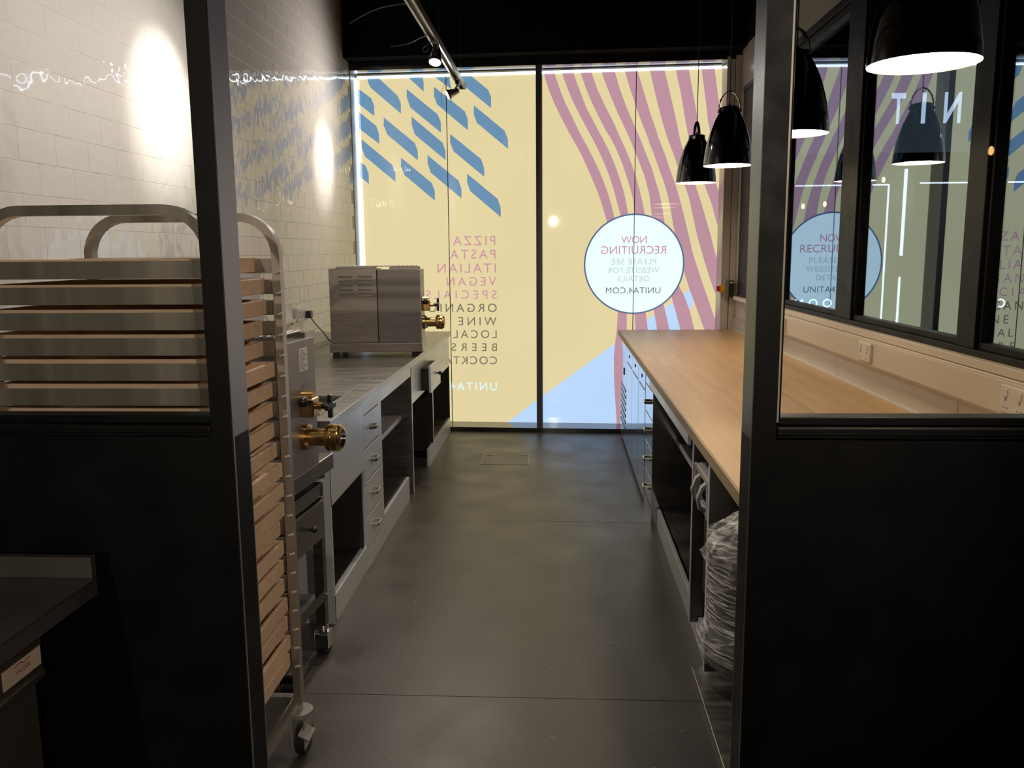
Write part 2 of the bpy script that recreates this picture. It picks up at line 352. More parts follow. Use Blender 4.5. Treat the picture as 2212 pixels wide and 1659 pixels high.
# ------------------------------------------------------------------ wall_far: bulkhead, fascia, soffit and upstand round the shop window
wf = struct('wall_far', (0, 8, FZ))
slab(B(), -1.93, 1.60, 7.743, 8.6, 3.365, 4.3).out('bulkhead', BLACKC, wf)
SOF = plain('gloss_black_reveal', (0.012, 0.012, 0.012), 0.13, 0.0, spec=1.0, coat=0.0, noise=0.05)
slab(B(), -1.93, 1.60, FY, GY+0.05, 3.296, 3.365).out('fascia', SOF, wf)
slab(B(), -1.93, 1.60, FY, GY+0.05, FZ, -0.030).out('upstand', SOF, wf, bevel=0.002)
slab(B(), -1.93, 1.60, GY+0.08, GY+0.2, FZ, 3.4).out('outer_skin', BLACKC, wf)
pr = struct('trim_1', (1.53, 7.88, FZ))
bx('pilaster_board', WHITEW, pr, 1.474, 1.545, 7.878, 8.12, -0.03, 3.32, bevel=0.003)
bx('pilaster_return', WHITEW, pr, 1.549, 1.60, 7.868, 8.12, FZ, 3.33, bevel=0.003)
bx('pilaster_joint', BLACKP, pr, 1.545, 1.549, 7.885, 8.0, FZ, 3.32)

# ------------------------------------------------------------------ window_1: the shop window
w1 = struct('window_1', (-0.19, 8, FZ))
slab(B(), -0.213, -0.157, FY-0.004, GY-0.012, -0.032, 3.30).out('mullion', JAMBP, w1, bevel=0.002)
for X in (-1.064, 0.706): slab(B(), X-0.0035, X+0.0035, GY-0.012, GY-0.001, -0.03, 3.29).out('glass_joint', BLKPL, w1)
slab(B(), -1.93, 1.53, GY-0.004, GY+0.006, -0.03, 3.292).out('pane', YEL, w1)
GR = {"hexes":[[[-1.822,3.285],[-1.715,3.282],[-1.53,3.11],[-1.502,3.042],[-1.503,2.946],[-1.789,3.19],[-1.809,3.229]],[[-1.436,3.286],[-1.289,3.282],[-1.277,3.226],[-1.279,3.142]],[[-1.442,3.169],[-1.15,2.932],[-1.122,2.864],[-1.121,2.763],[-1.411,3.0],[-1.444,3.097]],[[-1.166,3.269],[-1.032,3.266],[-1.016,3.158],[-1.074,3.2]],[[-0.927,3.272],[-0.822,3.269],[-0.667,3.143],[-0.639,3.076],[-0.64,2.976],[-0.899,3.188]],[[-1.18,3.184],[-0.891,2.954],[-0.863,2.881],[-0.863,2.78],[-1.154,3.022],[-1.182,3.101]],[[-0.803,3.005],[-0.514,2.767],[-0.484,2.693],[-0.483,2.601],[-0.776,2.845],[-0.806,2.924]],[[-1.909,3.187],[-1.787,3.094],[-1.761,3.026],[-1.762,2.93],[-1.914,3.047]],[[-1.911,2.973],[-1.747,2.839],[-1.722,2.765],[-1.723,2.671],[-1.916,2.82]],[[-1.671,2.917],[-1.376,2.672],[-1.35,2.598],[-1.351,2.512],[-1.642,2.757],[-1.675,2.843]],[[-1.401,2.916],[-1.109,2.672],[-1.083,2.598],[-1.082,2.509],[-1.374,2.751],[-1.403,2.843]],[[-1.896,2.72],[-1.603,2.477],[-1.575,2.407],[-1.575,2.315],[-1.865,2.556],[-1.895,2.637]],[[-1.034,2.75],[-0.74,2.512],[-0.714,2.432],[-0.712,2.347],[-1.006,2.591],[-1.035,2.671]],[[-1.916,2.505],[-1.863,2.47],[-1.837,2.4],[-1.837,2.299],[-1.921,2.367]],[[-1.514,2.541],[-1.22,2.298],[-1.193,2.222],[-1.194,2.132],[-1.485,2.377],[-1.517,2.458]],[[-1.256,2.559],[-0.961,2.317],[-0.935,2.242],[-0.935,2.15],[-1.228,2.395],[-1.258,2.482]],[[-0.877,2.38],[-0.585,2.139],[-0.559,2.058],[-0.557,1.968],[-0.85,2.217],[-0.879,2.298]]],"stripes":[[[[-0.142,3.276],[-0.137,3.245],[-0.093,3.114],[-0.041,2.991],[0.024,2.863],[0.095,2.73],[0.199,2.552],[0.26,2.422],[0.313,2.302],[0.365,2.181],[0.409,2.055],[0.45,1.915],[0.493,1.563],[0.549,1.3],[0.563,1.056],[0.556,0.92],[0.549,0.847],[0.529,0.635],[0.532,0.422],[0.547,0.207],[0.563,-0.023]],[[-0.046,3.278],[-0.041,3.26],[0.001,3.138],[0.047,3.025],[0.113,2.892],[0.179,2.755],[0.221,2.679],[0.288,2.559],[0.354,2.43],[0.407,2.31],[0.46,2.17],[0.494,2.059],[0.521,1.951],[0.581,1.563],[0.636,1.3],[0.647,1.033],[0.65,0.921],[0.644,0.721],[0.647,0.496],[0.669,0.176],[0.689,-0.021]]],[[[0.024,3.276],[0.028,3.262],[0.075,3.136],[0.136,2.995],[0.211,2.854],[0.282,2.725],[0.31,2.677],[0.367,2.567],[0.419,2.456],[0.467,2.341],[0.511,2.211],[0.545,2.086],[0.579,1.969],[0.679,1.387],[0.722,1.033],[0.73,0.921],[0.744,0.496],[0.797,-0.02]],[[0.13,3.273],[0.133,3.262],[0.182,3.133],[0.248,2.961],[0.318,2.833],[0.385,2.71],[0.406,2.675],[0.456,2.579],[0.513,2.455],[0.561,2.325],[0.605,2.191],[0.627,2.094],[0.649,1.987],[0.766,1.387],[0.827,1.056],[0.836,0.994],[0.846,0.921],[0.886,0.497],[0.975,-0.018]]],[[[0.195,3.276],[0.2,3.26],[0.252,3.114],[0.318,2.968],[0.388,2.832],[0.454,2.708],[0.483,2.674],[0.549,2.541],[0.597,2.421],[0.636,2.306],[0.67,2.2],[0.692,2.121],[0.706,1.982],[0.821,1.474],[0.904,1.072],[0.917,1.005],[0.932,0.921],[0.992,0.498],[1.1,-0.016]],[[0.296,3.273],[0.299,3.259],[0.349,3.124],[0.434,2.948],[0.504,2.82],[0.571,2.672],[0.637,2.534],[0.69,2.397],[0.712,2.332],[0.749,2.212],[0.779,2.097],[0.804,1.98],[0.93,1.473],[0.994,1.134],[1.021,1.028],[1.048,0.921],[1.133,0.499],[1.268,-0.014]]],[[[0.389,3.275],[0.391,3.263],[0.455,3.099],[0.531,2.923],[0.607,2.768],[0.654,2.67],[0.69,2.583],[0.71,2.538],[0.797,2.326],[0.842,2.16],[0.862,2.026],[0.868,1.956],[0.996,1.429],[1.07,1.195],[1.109,1.061],[1.15,0.921],[1.256,0.5],[1.401,-0.012]],[[0.509,3.276],[0.511,3.267],[0.556,3.119],[0.628,2.934],[0.689,2.802],[0.75,2.668],[0.793,2.563],[0.856,2.412],[0.9,2.279],[0.939,2.154],[0.965,2.034],[0.986,1.913],[1.061,1.429],[1.133,1.311],[1.182,1.222],[1.246,1.061],[1.28,0.921],[1.431,0.501],[1.577,-0.01]]],[[[0.6,3.273],[0.603,3.264],[0.643,3.139],[0.691,3.004],[0.709,2.945],[0.771,2.792],[0.819,2.664],[0.824,2.667],[0.872,2.543],[0.93,2.388],[0.979,2.259],[1.019,2.125],[1.044,2.005],[1.047,1.989],[1.076,1.845],[1.177,1.449],[1.235,1.272],[1.288,1.139],[1.37,0.921],[1.587,0.502],[1.752,-0.007]],[[0.716,3.274],[0.72,3.261],[0.771,3.104],[0.833,2.911],[0.891,2.753],[0.92,2.665],[0.978,2.528],[1.037,2.363],[1.091,2.221],[1.13,2.092],[1.16,1.988],[1.206,1.811],[1.253,1.62],[1.342,1.366],[1.424,1.144],[1.502,0.922],[1.726,0.503],[1.909,-0.005]]],[[[0.825,3.28],[0.83,3.266],[0.891,3.026],[0.95,2.814],[0.993,2.683],[1.001,2.663],[1.061,2.513],[1.105,2.394],[1.169,2.233],[1.208,2.127],[1.244,1.975],[1.291,1.778],[1.362,1.549],[1.417,1.384],[1.483,1.21],[1.613,0.946]],[[0.959,3.28],[0.961,3.267],[1.023,3.036],[1.078,2.816],[1.113,2.661],[1.152,2.538],[1.27,2.227],[1.31,2.112],[1.355,1.974],[1.41,1.8],[1.462,1.614],[1.507,1.482],[1.641,1.122],[1.72,0.946]]],[[[1.058,3.282],[1.063,3.269],[1.108,3.082],[1.149,2.872],[1.195,2.656],[1.352,2.23],[1.421,2.056],[1.462,1.908],[1.508,1.771],[1.599,1.383]],[[1.178,3.278],[1.18,3.27],[1.227,3.039],[1.258,2.888],[1.284,2.762],[1.309,2.654],[1.458,2.233],[1.511,2.114],[1.586,1.813],[1.706,1.383]]],[[[1.291,3.275],[1.293,3.269],[1.331,3.037],[1.364,2.809],[1.39,2.697],[1.494,2.383],[1.601,1.982]],[[1.407,3.276],[1.41,3.267],[1.464,2.931],[1.518,2.652],[1.686,1.981]]]],"mount":[[-0.509,-0.028],[-0.231,0.185],[0.524,0.748],[0.845,0.994],[1.074,1.149],[1.229,1.269],[1.258,1.289],[1.278,1.175],[1.246,1.083],[1.202,0.924],[1.18,-0.006]],"txt":[["NOW",0.586,0.825,1.713,1.778,"pink"],["RECRUITING",0.4,1.007,1.613,1.685,"pink"],["PLEASE SEE",0.497,0.917,1.514,1.567,"pale"],["WEBSITE FOR",0.459,0.946,1.433,1.485,"pale"],["DETAILS",0.557,0.848,1.353,1.404,"pale"],["UNITA4.COM",0.446,0.961,1.24,1.296,"dark"],["PIZZA",-1.025,-0.614,1.707,1.793,"pink"],["PASTA",-1.058,-0.613,1.577,1.663,"pink"],["ITALIAN",-1.182,-0.611,1.444,1.532,"pink"],["VEGAN",-1.095,-0.607,1.318,1.402,"pink"],["SPECIALS",-1.303,-0.606,1.192,1.273,"pink"],["ORGANIC",-1.272,-0.607,1.063,1.144,"grey"],["WINE",-0.986,-0.609,0.933,1.013,"grey"],["LOCAL",-1.056,-0.61,0.808,0.884,"grey"],["BEERS",-1.058,-0.609,0.68,0.756,"grey"],["COCKTAILS",-1.47,-0.61,0.549,0.626,"grey"],["UNITA4.COM",-1.477,-0.613,0.29,0.368,"white"]]}
wg = thing('window_graphic', 'backlit yellow film over the shop window with blue dashes, pink stripes and mirrored words', 'window graphic', (0.0, GY, 0.0))
PL = lambda off: (lambda X: GY - SL*X - off)
def flat(name, pts, off, mat, **k):
    p = PL(off); return B().poly([(x, p(x), z) for x, z in pts], (0, 0.0008, 0)).out(name, mat, wg, **k)
slab(B(), -1.93, 1.53, GY-0.0055, GY-0.0042, -0.03, 3.292).out('background_film', YEL, wg)
flat('mountain_shape', [(x, -0.0295 if z < 0.01 else z) for x, z in GR['mount']], 0.0066, ICE)
def clip(pts):
    return [(min(1.527, max(-1.928, x)), min(3.29, z)) for x, z in pts]
for h in GR['hexes']: flat('blue_dash', clip(h), 0.0066, BLU)
for lf, rg in GR['stripes']:
    p = PL(0.0078); b = B()
    def at_z(l, z):
        l = sorted(l, key=lambda q: -q[1])
        if z >= l[0][1]:
            (xa, za), (xb, zb) = l[0], l[1]
            return xa + (xa-xb)/max(1e-6, za-zb)*(z-za) if za-zb > 1e-4 else xa
        for (xa, za), (xb, zb) in zip(l, l[1:]):
            if za >= z >= zb: return xa + (xb-xa)*(za-z)/max(1e-6, za-zb)
        return l[-1][0]
    zt = 3.29; zb = max(min(q[1] for q in lf), min(q[1] for q in rg)); zb = -0.0295 if zb < 0.03 else zb
    n = 60; rows = []
    for k in range(n+1):
        z = zt + (zb-zt)*k/n; a = min(1.527, at_z(lf, z)); c = min(1.527, at_z(rg, z)); c = max(a+0.0005, c)
        rows.append((b.bm.verts.new((a, p(a), z)), b.bm.verts.new((c, p(c), z))))
    for (a, c), (d, e) in zip(rows, rows[1:]): b.bm.faces.new((a, c, e, d))
    b.out('pink_stripe', PNK, wg)
def disc(name, cx, cz, rad, off, mat, r_in=None):
    p = PL(off); b = B(); n = 96; o1 = []; i1 = []
    for k in range(n):
        t = 2*PI*k/n; x = cx+rad*math.cos(t); o1.append(b.bm.verts.new((x, p(x), cz+rad*math.sin(t))))
        if r_in: x = cx+r_in*math.cos(t); i1.append(b.bm.verts.new((x, p(x), cz+r_in*math.sin(t))))
    if r_in:
        for k in range(n): b.bm.faces.new((o1[k], o1[(k+1) % n], i1[(k+1) % n], i1[k]))
    else: b.bm.faces.new(o1)
    return b.out(name, mat, wg)
disc('round_notice', 0.708, 1.515, 0.466, 0.009, WHT); disc('notice_ring', 0.708, 1.515, 0.473, 0.0098, NAV, 0.458)
slab(B(), 0.7045, 0.7085, GY-0.0135, GY-0.0125, 1.05, 1.98).out('notice_seam', NAV, wg)
CM = dict(pink=TPNK, pale=TPAL, dark=TDRK, grey=TGRY, white=TWHT)
for t, x0, x1, z0, z1, c in GR['txt']:
    fit = 5 if t == 'COCKTAILS' or (t == 'UNITA4.COM' and c == 'white') else None
    xx0 = x0
    if t == 'COCKTAILS': xx0 = x1 - 0.435
    if t == 'UNITA4.COM' and c == 'white': xx0 = x1 - 0.40
    if t == 'LOCAL': xx0 = x1 - 0.430
    inring = x0 > 0.2
    letters('lettering', t, xx0, x1, z0, z1, PL(0.0100), CM[c], wg, bold=0.012 if c in ('white',) else (0.0 if inring else 0.003), fitn=fit)
# light strips round the reveal
ls = thing('led_strip_light', 'bright bluish led strip running along the top and side of the shop window', 'led strip', (-1.0, 8.2, 3.28))
for xa, xb in ((-1.91, -0.215), (-0.155, 1.47)): slab(B(), xa, xb, GY-0.034, GY-0.026, 3.272, 3.281).out('diffuser', LED, ls)
for xa, xb in ((-1.91, -0.215), (-0.155, 1.47)): slab(B(), xa, xb, GY-0.085, GY-0.028, 3.2835, 3.288).out('channel', BLKPL, ls)  # dark plate added to keep the strip's reflection out of the soffit
bx('diffuser', LED, ls, -1.923, -1.911, 8.262, 8.276, 0.95, 3.27)

# ------------------------------------------------------------------ wall_right with the interior window (window_2)
wr = struct('wall_right', (1.7, 5, FZ))
bx('lower_wall', WHITEW, wr, 1.60, 1.80, 1.96, 8.2, FZ, 1.235)
bx('upper_wall', WHITEW, wr, 1.60, 1.80, 1.96, 8.2, 3.03, 3.375)
bx('top_wall', BLACKC, wr, 1.595, 1.80, 1.96, 8.2, 3.375, 4.3)
bx('end_wall', WHITEW, wr, 1.60, 1.80, 7.72, 8.2, 1.235, 3.03)
for ya, yb in ((1.97, 3.415), (3.419, 4.914), (4.918, 6.40)): bx('splash_panel', plain('splash_panel', (0.56, 0.52, 0.49), 0.16, noise=0.02), wr, 1.588, 1.60, ya, yb, 0.92, 1.064, bevel=0.001)
for k in range(5):
    bx('tile', TILE, wr, 1.590, 1.60, 6.404+0.29*k, 6.404+0.29*k+0.286, 0.92, 1.03, bevel=0.0015)
    bx('tile', TILE, wr, 1.590, 1.60, 6.404+0.29*k-0.14, 6.404+0.29*k+0.146, 1.034, 1.20, bevel=0.0015)
bx('sealant_line', WHITEPL, wr, 1.575, 1.589, 1.97, 8.0, 0.919, 0.927)
w2 = struct('window_2', (1.63, 5, 1.235))
def rail(name, y0, y1, z0, z1, x0=1.604, x1=1.665): return bx(name, FRAMEP, w2, x0, x1, y0, y1, z0, z1, bevel=0.003)
rail('bottom_rail', 1.97, 7.72, 1.237, 1.262, 1.585, 1.68); rail('glazing_bead', 1.97, 7.40, 1.262, 1.290, 1.606, 1.65); rail('top_rail', 1.97, 7.72, 2.985, 3.03, 1.585, 1.68); rail('glazing_bead', 1.97, 7.40, 2.94, 2.985, 1.606, 1.65)
MUL = [(3.335, 3.485), (4.74, 5.00), (6.26, 6.42), (7.34, 7.72)]
for a, b in MUL:
    rail('mullion', a, b, 1.262, 2.985, 1.592, 1.672); rail('glazing_bead', a-0.022, a, 1.29, 2.94, 1.606, 1.65)
    if b < 7.5: rail('glazing_bead', b, b+0.022, 1.29, 2.94, 1.606, 1.65)
prev = 1.97
for a, b in MUL: bx('pane', GLASSR, w2, 1.629, 1.631, prev+0.02 if prev > 2 else prev, a-0.02, 1.288, 2.942); prev = b
sl = struct('trim_2', (1.56, 5, 1.06))
bx('trunking_body', CREAM, sl, 1.545, 1.598, 1.97, 6.75, 1.064, 1.200, bevel=0.004)
bx('trunking_lid', CREAM, sl, 1.540, 1.545, 1.97, 6.75, 1.074, 1.190, bevel=0.002)
bx('timber_ledge', CREAM, sl, 1.552, 1.60, 1.97, 7.70, 1.202, 1.236, bevel=0.003)

# ------------------------------------------------------------------ partition in front (wall_front) with its two glazed openings
wp = struct('wall_front', (0, 1.9, FZ)); PY0, PY1 = 1.850, 1.958
for xa, xb, nmn in ((-4.0, -0.744, 'l'), (0.424, 8.0, 'r')):
    bx('lower_panel', BLACKP, wp, xa, xb, PY0+0.012, PY1-0.002, FZ, 1.236, bevel=0.003)
bx('post_face', BLACKP, wp, -0.792, -0.7438, PY0, PY0+0.0068, FZ, 3.3); bx('jamb_post', JAMBL, wp, -0.792, -0.744, PY0+0.0065, PY1, FZ, 3.3); bx('post_face', BLACKP, wp, 0.4238, 0.476, PY0, PY0+0.0068, FZ, 3.3); bx('jamb_post', JAMBP, wp, 0.424, 0.476, PY0+0.0065, PY1, FZ, 3.3)
bx('header', BLACKP, wp, -4.0, 8.0, PY0, PY1, 3.3, 4.3)
bx('bottom_trim', BLACKP, wp, -4.0, -0.792, PY0, PY1, FZ, FZ+0.12, bevel=0.004)
for nmw, xa, xb, gx in (('window_3', -4.0, -0.792, -0.805), ('window_4', 0.476, 3.6, 0.492)):
    ww = struct(nmw, ((xa+xb)/2, 1.9, 1.24))
    bx('bottom_rail', BLACKP, ww, xa, xb, PY0-0.004, PY1, 1.236, 1.262, bevel=0.004); bx('bottom_bead', BLACKP, ww, xa, xb, PY0+0.022, PY0+0.075, 1.262, 1.281, bevel=0.003)
    bx('ridge_bead', FRAMEP, ww, xa, xb, PY0-0.010, PY0-0.004, 1.246, 1.252, bevel=0.002)
    if nmw == 'window_3':
        bx('stile', BLACKP, ww, gx+0.004, xb, PY0+0.022, PY0+0.075, 1.262, 3.3, bevel=0.003); bx('ridge_bead', FRAMEP, ww, gx+0.010, gx+0.014, PY0+0.016, PY0+0.022, 1.27, 3.3); bx('pane', GLASS, ww, -3.95, gx+0.004, PY0+0.045, PY0+0.051, 1.275, 3.29)
    else:
        bx('stile', BLACKP, ww, xa, gx-0.002, PY0+0.022, PY0+0.075, 1.262, 3.3, bevel=0.003); bx('ridge_bead', CREAM, ww, gx-0.012, gx-0.008, PY0+0.016, PY0+0.022, 1.27, 3.3); bx('pane', GLASS, ww, gx-0.002, 3.5, PY0+0.045, PY0+0.051, 1.275, 3.29)

# ------------------------------------------------------------------ the unlit shell behind the photographer and the neighbouring unit
wb = struct('wall_back', (0, -4, FZ)); bx('back_wall', BLACKC, wb, -4.1, 8.1, -4.1, -4.0, FZ, 4.3)
wsd = struct('wall_side', (-4, -1, FZ)); bx('side_wall', BLACKC, wsd, -4.1, -4.0, -4, 1.9, FZ, 4.3)
wo = struct('wall_outer', (8, 4, FZ)); bx('outer_wall', BLACKC, wo, 8.0, 8.1, -4, 12.2, FZ, 4.3); bx('rear_wall', BLACKC, wo, 1.7, 8.1, 12.1, 12.2, FZ, 4.3)
# ------------------------------------------------------------------ left run: steel worktop and units
XF = -1.045
def d_handle(name, X, Y, Z, sgn, parent):
    # bow handle on a drawer front, standing off in the direction sgn along X
    return B().tube([(X, Y-0.05, Z), (X+sgn*0.022, Y-0.046, Z), (X+sgn*0.030, Y-0.032, Z), (X+sgn*0.031, Y, Z), (X+sgn*0.030, Y+0.032, Z), (X+sgn*0.022, Y+0.046, Z), (X, Y+0.05, Z)], 0.006, 8, flat=(0.016, 0.007, (0, 0, 1))).out(name, CHROME, parent, smooth=40, label='bright chrome bow handle')
def drawer_unit(label, X, Y0, Y1, sgn, zs, back, mat):
    t = thing('drawer_unit', label, 'drawer unit', ((X+back)/2, (Y0+Y1)/2, FZ))
    xi = X - sgn*0.004
    a, b = sorted((xi - sgn*0.016, back))
    bx('carcass', mat, t, a, b, Y0, Y1, 0.04, 0.855)
    px0, px1 = sorted((X-sgn*0.02, X))
    for k in range(4):
        zt, zb = zs[k], zs[k+1]
        d = bx('drawer_front', mat, t, px0, px1, Y0+0.034, Y1-0.034, zb+0.005, zt-0.005, bevel=0.002)
        d_handle('handle', X, (Y0+Y1)/2, zb+(zt-zb)*0.50, sgn, d)
    bx('top_strip', mat, t, px0, px1, Y0+0.034, Y1-0.034, zs[0]+0.003, 0.855, bevel=0.001)
    for ya, yb in ((Y0, Y0+0.032), (Y1-0.032, Y1)): bx('stile', mat, t, px0, px1, ya, yb, 0.04, 0.855, bevel=0.001)
    kx0, kx1 = sorted((X, back)); bx('plinth', mat, t, kx0, kx1, Y0, Y1, FZ, 0.04)
    return t
# worktop with the sink cut out
t = thing('steel_worktop', 'long stainless steel worktop along the tiled wall', 'worktop', (-1.48, 5.8, 0.86))
b = B(); X0, X1, Y0, Y1 = -1.925, -1.027, 3.69, 7.97; sx0, sx1, sy0, sy1 = -1.58, -1.14, 3.85, 4.34
b.box(X0, sx0, Y0, Y1, 0.862, 0.90); b.box(sx1, X1, Y0, Y1, 0.862, 0.90); b.box(sx0, sx1, Y0, sy0, 0.862, 0.90); b.box(sx0, sx1, sy1, Y1, 0.862, 0.90)
b.out('top_sheet', STEELTOP, t, bevel=0.003)
b = B(); b.box(sx0, sx1, sy0, sy1, 0.70, 0.704); b.box(sx0, sx0+0.004, sy0, sy1, 0.70, 0.89); b.box(sx1-0.004, sx1, sy0, sy1, 0.70, 0.89); b.box(sx0, sx1, sy0, sy0+0.004, 0.70, 0.89); b.box(sx0, sx1, sy1-0.004, sy1, 0.70, 0.89)
sk = b.out('sink_basin', STEELD, t, label='sunken sink basin')
b = B(); b.box(sx0-0.03, sx1+0.03, sy1, sy1+0.03, 0.9, 0.904); b.box(sx0-0.03, sx1+0.03, sy0-0.03, sy0, 0.9, 0.904); b.box(sx1, sx1+0.03, sy0, sy1, 0.9, 0.904); b.box(sx0-0.03, sx0, sy0, sy1, 0.9, 0.904)
b.out('sink_rim', STEEL, sk, bevel=0.001)
bx('edge_return', COUNTERP, t, X1-0.006, X1, Y0, Y1, 0.858, 0.897, bevel=0.001)
# sink unit
t = thing('sink_unit', 'open fronted steel base unit with deep apron under the sink', 'base unit', (-1.48, 4.0, FZ))
bx('apron', COUNTERP, t, XF-0.012, XF, 3.70, 4.372, 0.495, 0.858, bevel=0.002)
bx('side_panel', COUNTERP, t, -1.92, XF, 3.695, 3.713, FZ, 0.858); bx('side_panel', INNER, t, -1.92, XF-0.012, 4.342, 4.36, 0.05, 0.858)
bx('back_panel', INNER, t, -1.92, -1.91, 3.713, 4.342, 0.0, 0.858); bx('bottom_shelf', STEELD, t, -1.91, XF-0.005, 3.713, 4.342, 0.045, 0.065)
bx('plinth', COUNTERP, t, XF-0.03, XF, 3.70, 4.372, FZ, 0.065, bevel=0.001); bx('middle_shelf', INNER, t, -1.91, -1.25, 3.713, 4.342, 0.36, 0.40)
ZS = (0.783, 0.598, 0.415, 0.222, 0.042)
drawer_unit('unit of four drawers under the steel worktop, between sink apron and open shelves', XF, 4.372, 4.80, 1, ZS, -1.92, COUNTERP)
# open shelf unit
t = thing('open_shelf_unit', 'open steel base unit with one shelf, beside the drawers under the steel worktop', 'base unit', (-1.48, 5.35, FZ))
bx('top_rail', COUNTERP, t, XF-0.012, XF, 4.80, 5.885, 0.782, 0.858, bevel=0.002); bx('stile', COUNTERP, t, XF-0.03, XF, 4.80, 4.845, 0.09, 0.782, bevel=0.002)
bx('divider', STEELD, t, -1.92, XF, 5.86, 5.884, FZ, 0.858, label='full height steel divider'); bx('divider_edge', COUNTERP, t, XF, XF+0.003, 5.86, 5.884, FZ, 0.782)
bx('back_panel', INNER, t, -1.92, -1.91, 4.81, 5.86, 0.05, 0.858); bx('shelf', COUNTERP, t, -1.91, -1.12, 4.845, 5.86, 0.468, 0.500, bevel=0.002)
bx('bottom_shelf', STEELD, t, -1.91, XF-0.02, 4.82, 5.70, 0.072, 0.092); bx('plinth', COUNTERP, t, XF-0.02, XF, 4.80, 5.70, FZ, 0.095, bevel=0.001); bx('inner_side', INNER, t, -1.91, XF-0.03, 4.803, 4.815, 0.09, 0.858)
# knee space and far unit with the drawer left ajar
t = thing('drawer_base_unit', 'steel base unit at the window end with one shallow drawer left ajar', 'base unit', (-1.48, 6.9, FZ))
bx('upper_fascia', COUNTERP, t, XF-0.012, XF, 5.885, 7.96, 0.575, 0.858, bevel=0.002)
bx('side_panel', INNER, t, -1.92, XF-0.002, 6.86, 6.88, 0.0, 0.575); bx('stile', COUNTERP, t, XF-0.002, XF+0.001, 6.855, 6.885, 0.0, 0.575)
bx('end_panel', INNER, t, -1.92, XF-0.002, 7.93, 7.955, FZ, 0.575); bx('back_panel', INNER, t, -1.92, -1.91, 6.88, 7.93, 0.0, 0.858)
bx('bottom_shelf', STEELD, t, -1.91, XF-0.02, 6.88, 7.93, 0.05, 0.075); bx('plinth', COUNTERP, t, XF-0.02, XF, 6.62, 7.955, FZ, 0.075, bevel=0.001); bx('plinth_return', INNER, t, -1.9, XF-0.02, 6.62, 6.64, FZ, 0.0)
for z in (0.47, 0.20, 0.13): bx('shelf_bracket', COUNTERP, t, XF-0.05, XF-0.012, 6.885, 6.93, z, z+0.018)
bx('shelf', STEELD, t, -1.91, XF-0.15, 6.88, 7.93, 0.40, 0.42)
d = bx('drawer', INNER, t, -1.60, XF+0.062, 6.30, 6.78, 0.605, 0.775, label='shallow drawer pulled slightly open'); bx('drawer_front', COUNTERP, d, XF+0.062, XF+0.078, 6.28, 6.80, 0.590, 0.795, bevel=0.002)
B().cyl((XF+0.078, 6.60, 0.70), (XF+0.098, 6.60, 0.70), 0.006).ball((XF+0.104, 6.60, 0.70), 0.016).out('knob', BLKPL, d, smooth=40)

# ------------------------------------------------------------------ right run: beech worktop and units
XR = 0.575
t = thing('beech_worktop', 'long oiled beech worktop of jointed staves along the interior window', 'worktop', (1.07, 5, 0.875))
rs = random.Random(11); nx = 12; Y0, Y1 = 1.975, 7.865
for i in range(nx):
    xa = 0.552 + (1.588-0.552)*i/nx; xb = 0.552 + (1.588-0.552)*(i+1)/nx - 0.0002; y = Y0
    yy = Y0 + rs.uniform(0.5, 1.6)
    while True:
        ye = min(yy, Y1)
        if ye > y+0.05: bx('stave', WORK, t, xa, xb, y, ye-0.0003, 0.879, 0.92 + rs.uniform(-0.0002, 0.0001))
        if yy >= Y1: break
        y = yy; yy = yy + rs.uniform(1.0, 2.1)
        if Y1-yy < 0.3: yy = Y1
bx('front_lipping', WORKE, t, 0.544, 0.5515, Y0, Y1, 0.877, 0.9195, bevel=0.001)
# refrigerated cabinet
t = thing('fridge_cabinet', 'polished steel refrigerated cabinet with three doors and a vented motor bay', 'refrigerator', (1.07, 6.7, FZ))
bx('carcass', STEELD, t, XR+0.02, 1.55, 5.60, 7.85, 0.0, 0.872); bx('plinth', STEELD, t, XR+0.02, 1.5, 5.60, 7.85, FZ, 0.0)
for ya, yb in ((5.625, 6.105), (6.11, 6.655), (6.66, 7.19)):
    d = bx('door', COUNTERR, t, XR, XR+0.02, ya+0.004, yb-0.004, -0.03, 0.835, bevel=0.002)
    yc = (ya+yb)/2; B().cyl((XR-0.004, yc, 0.787), (XR, yc, 0.787), 0.013).out('lock', BLKPL, d, smooth=40)
    B().box(XR-0.002, XR+0.001, ya+0.06, yb-0.06, 0.712, 0.722).out('grip_slot', STEELD, d)
d = bx('motor_bay_panel', COUNTERR, t, XR, XR+0.02, 7.196, 7.84, -0.03, 0.835, bevel=0.002)
for k in range(7): bx('louvre', STEELD, d, XR-0.004, XR+0.001, 7.26, 7.78, 0.10+0.055*k, 0.125+0.055*k, bevel=0.001)
bx('control_dial', BLKPL, d, XR-0.006, XR, 7.44, 7.50, 0.56, 0.62)
drawer_unit('unit of four drawers under the beech worktop, beside the refrigerated cabinet', XR, 5.15, 5.60, -1, ZS, 1.55, COUNTERR)
t = thing('open_shelf_unit', 'open steel base unit with one set back shelf under the beech worktop', 'base unit', (1.07, 4.4, FZ))
bx('top_rail', COUNTERP, t, 0.550, 0.566, 3.585, 5.145, 0.822, 0.8765, bevel=0.002); bx('back_panel', INNER, t, 1.53, 1.55, 3.58, 5.15, 0.0, 0.87)
bx('divider', STEELD, t, XR, 1.53, 3.56, 3.58, 0.03, 0.87); bx('divider_edge', COUNTERP, t, XR-0.003, XR, 3.556, 3.584, 0.03, 0.87)
bx('shelf', STEELD, t, XR+0.16, 1.53, 3.58, 5.145, 0.455, 0.485, bevel=0.002); bx('shelf_edge', COUNTERP, t, XR+0.155, XR+0.16, 3.58, 5.145, 0.455, 0.485); bx('bottom_shelf', STEELD, t, XR+0.07, 1.53, 3.585, 5.145, 0.03, 0.05)
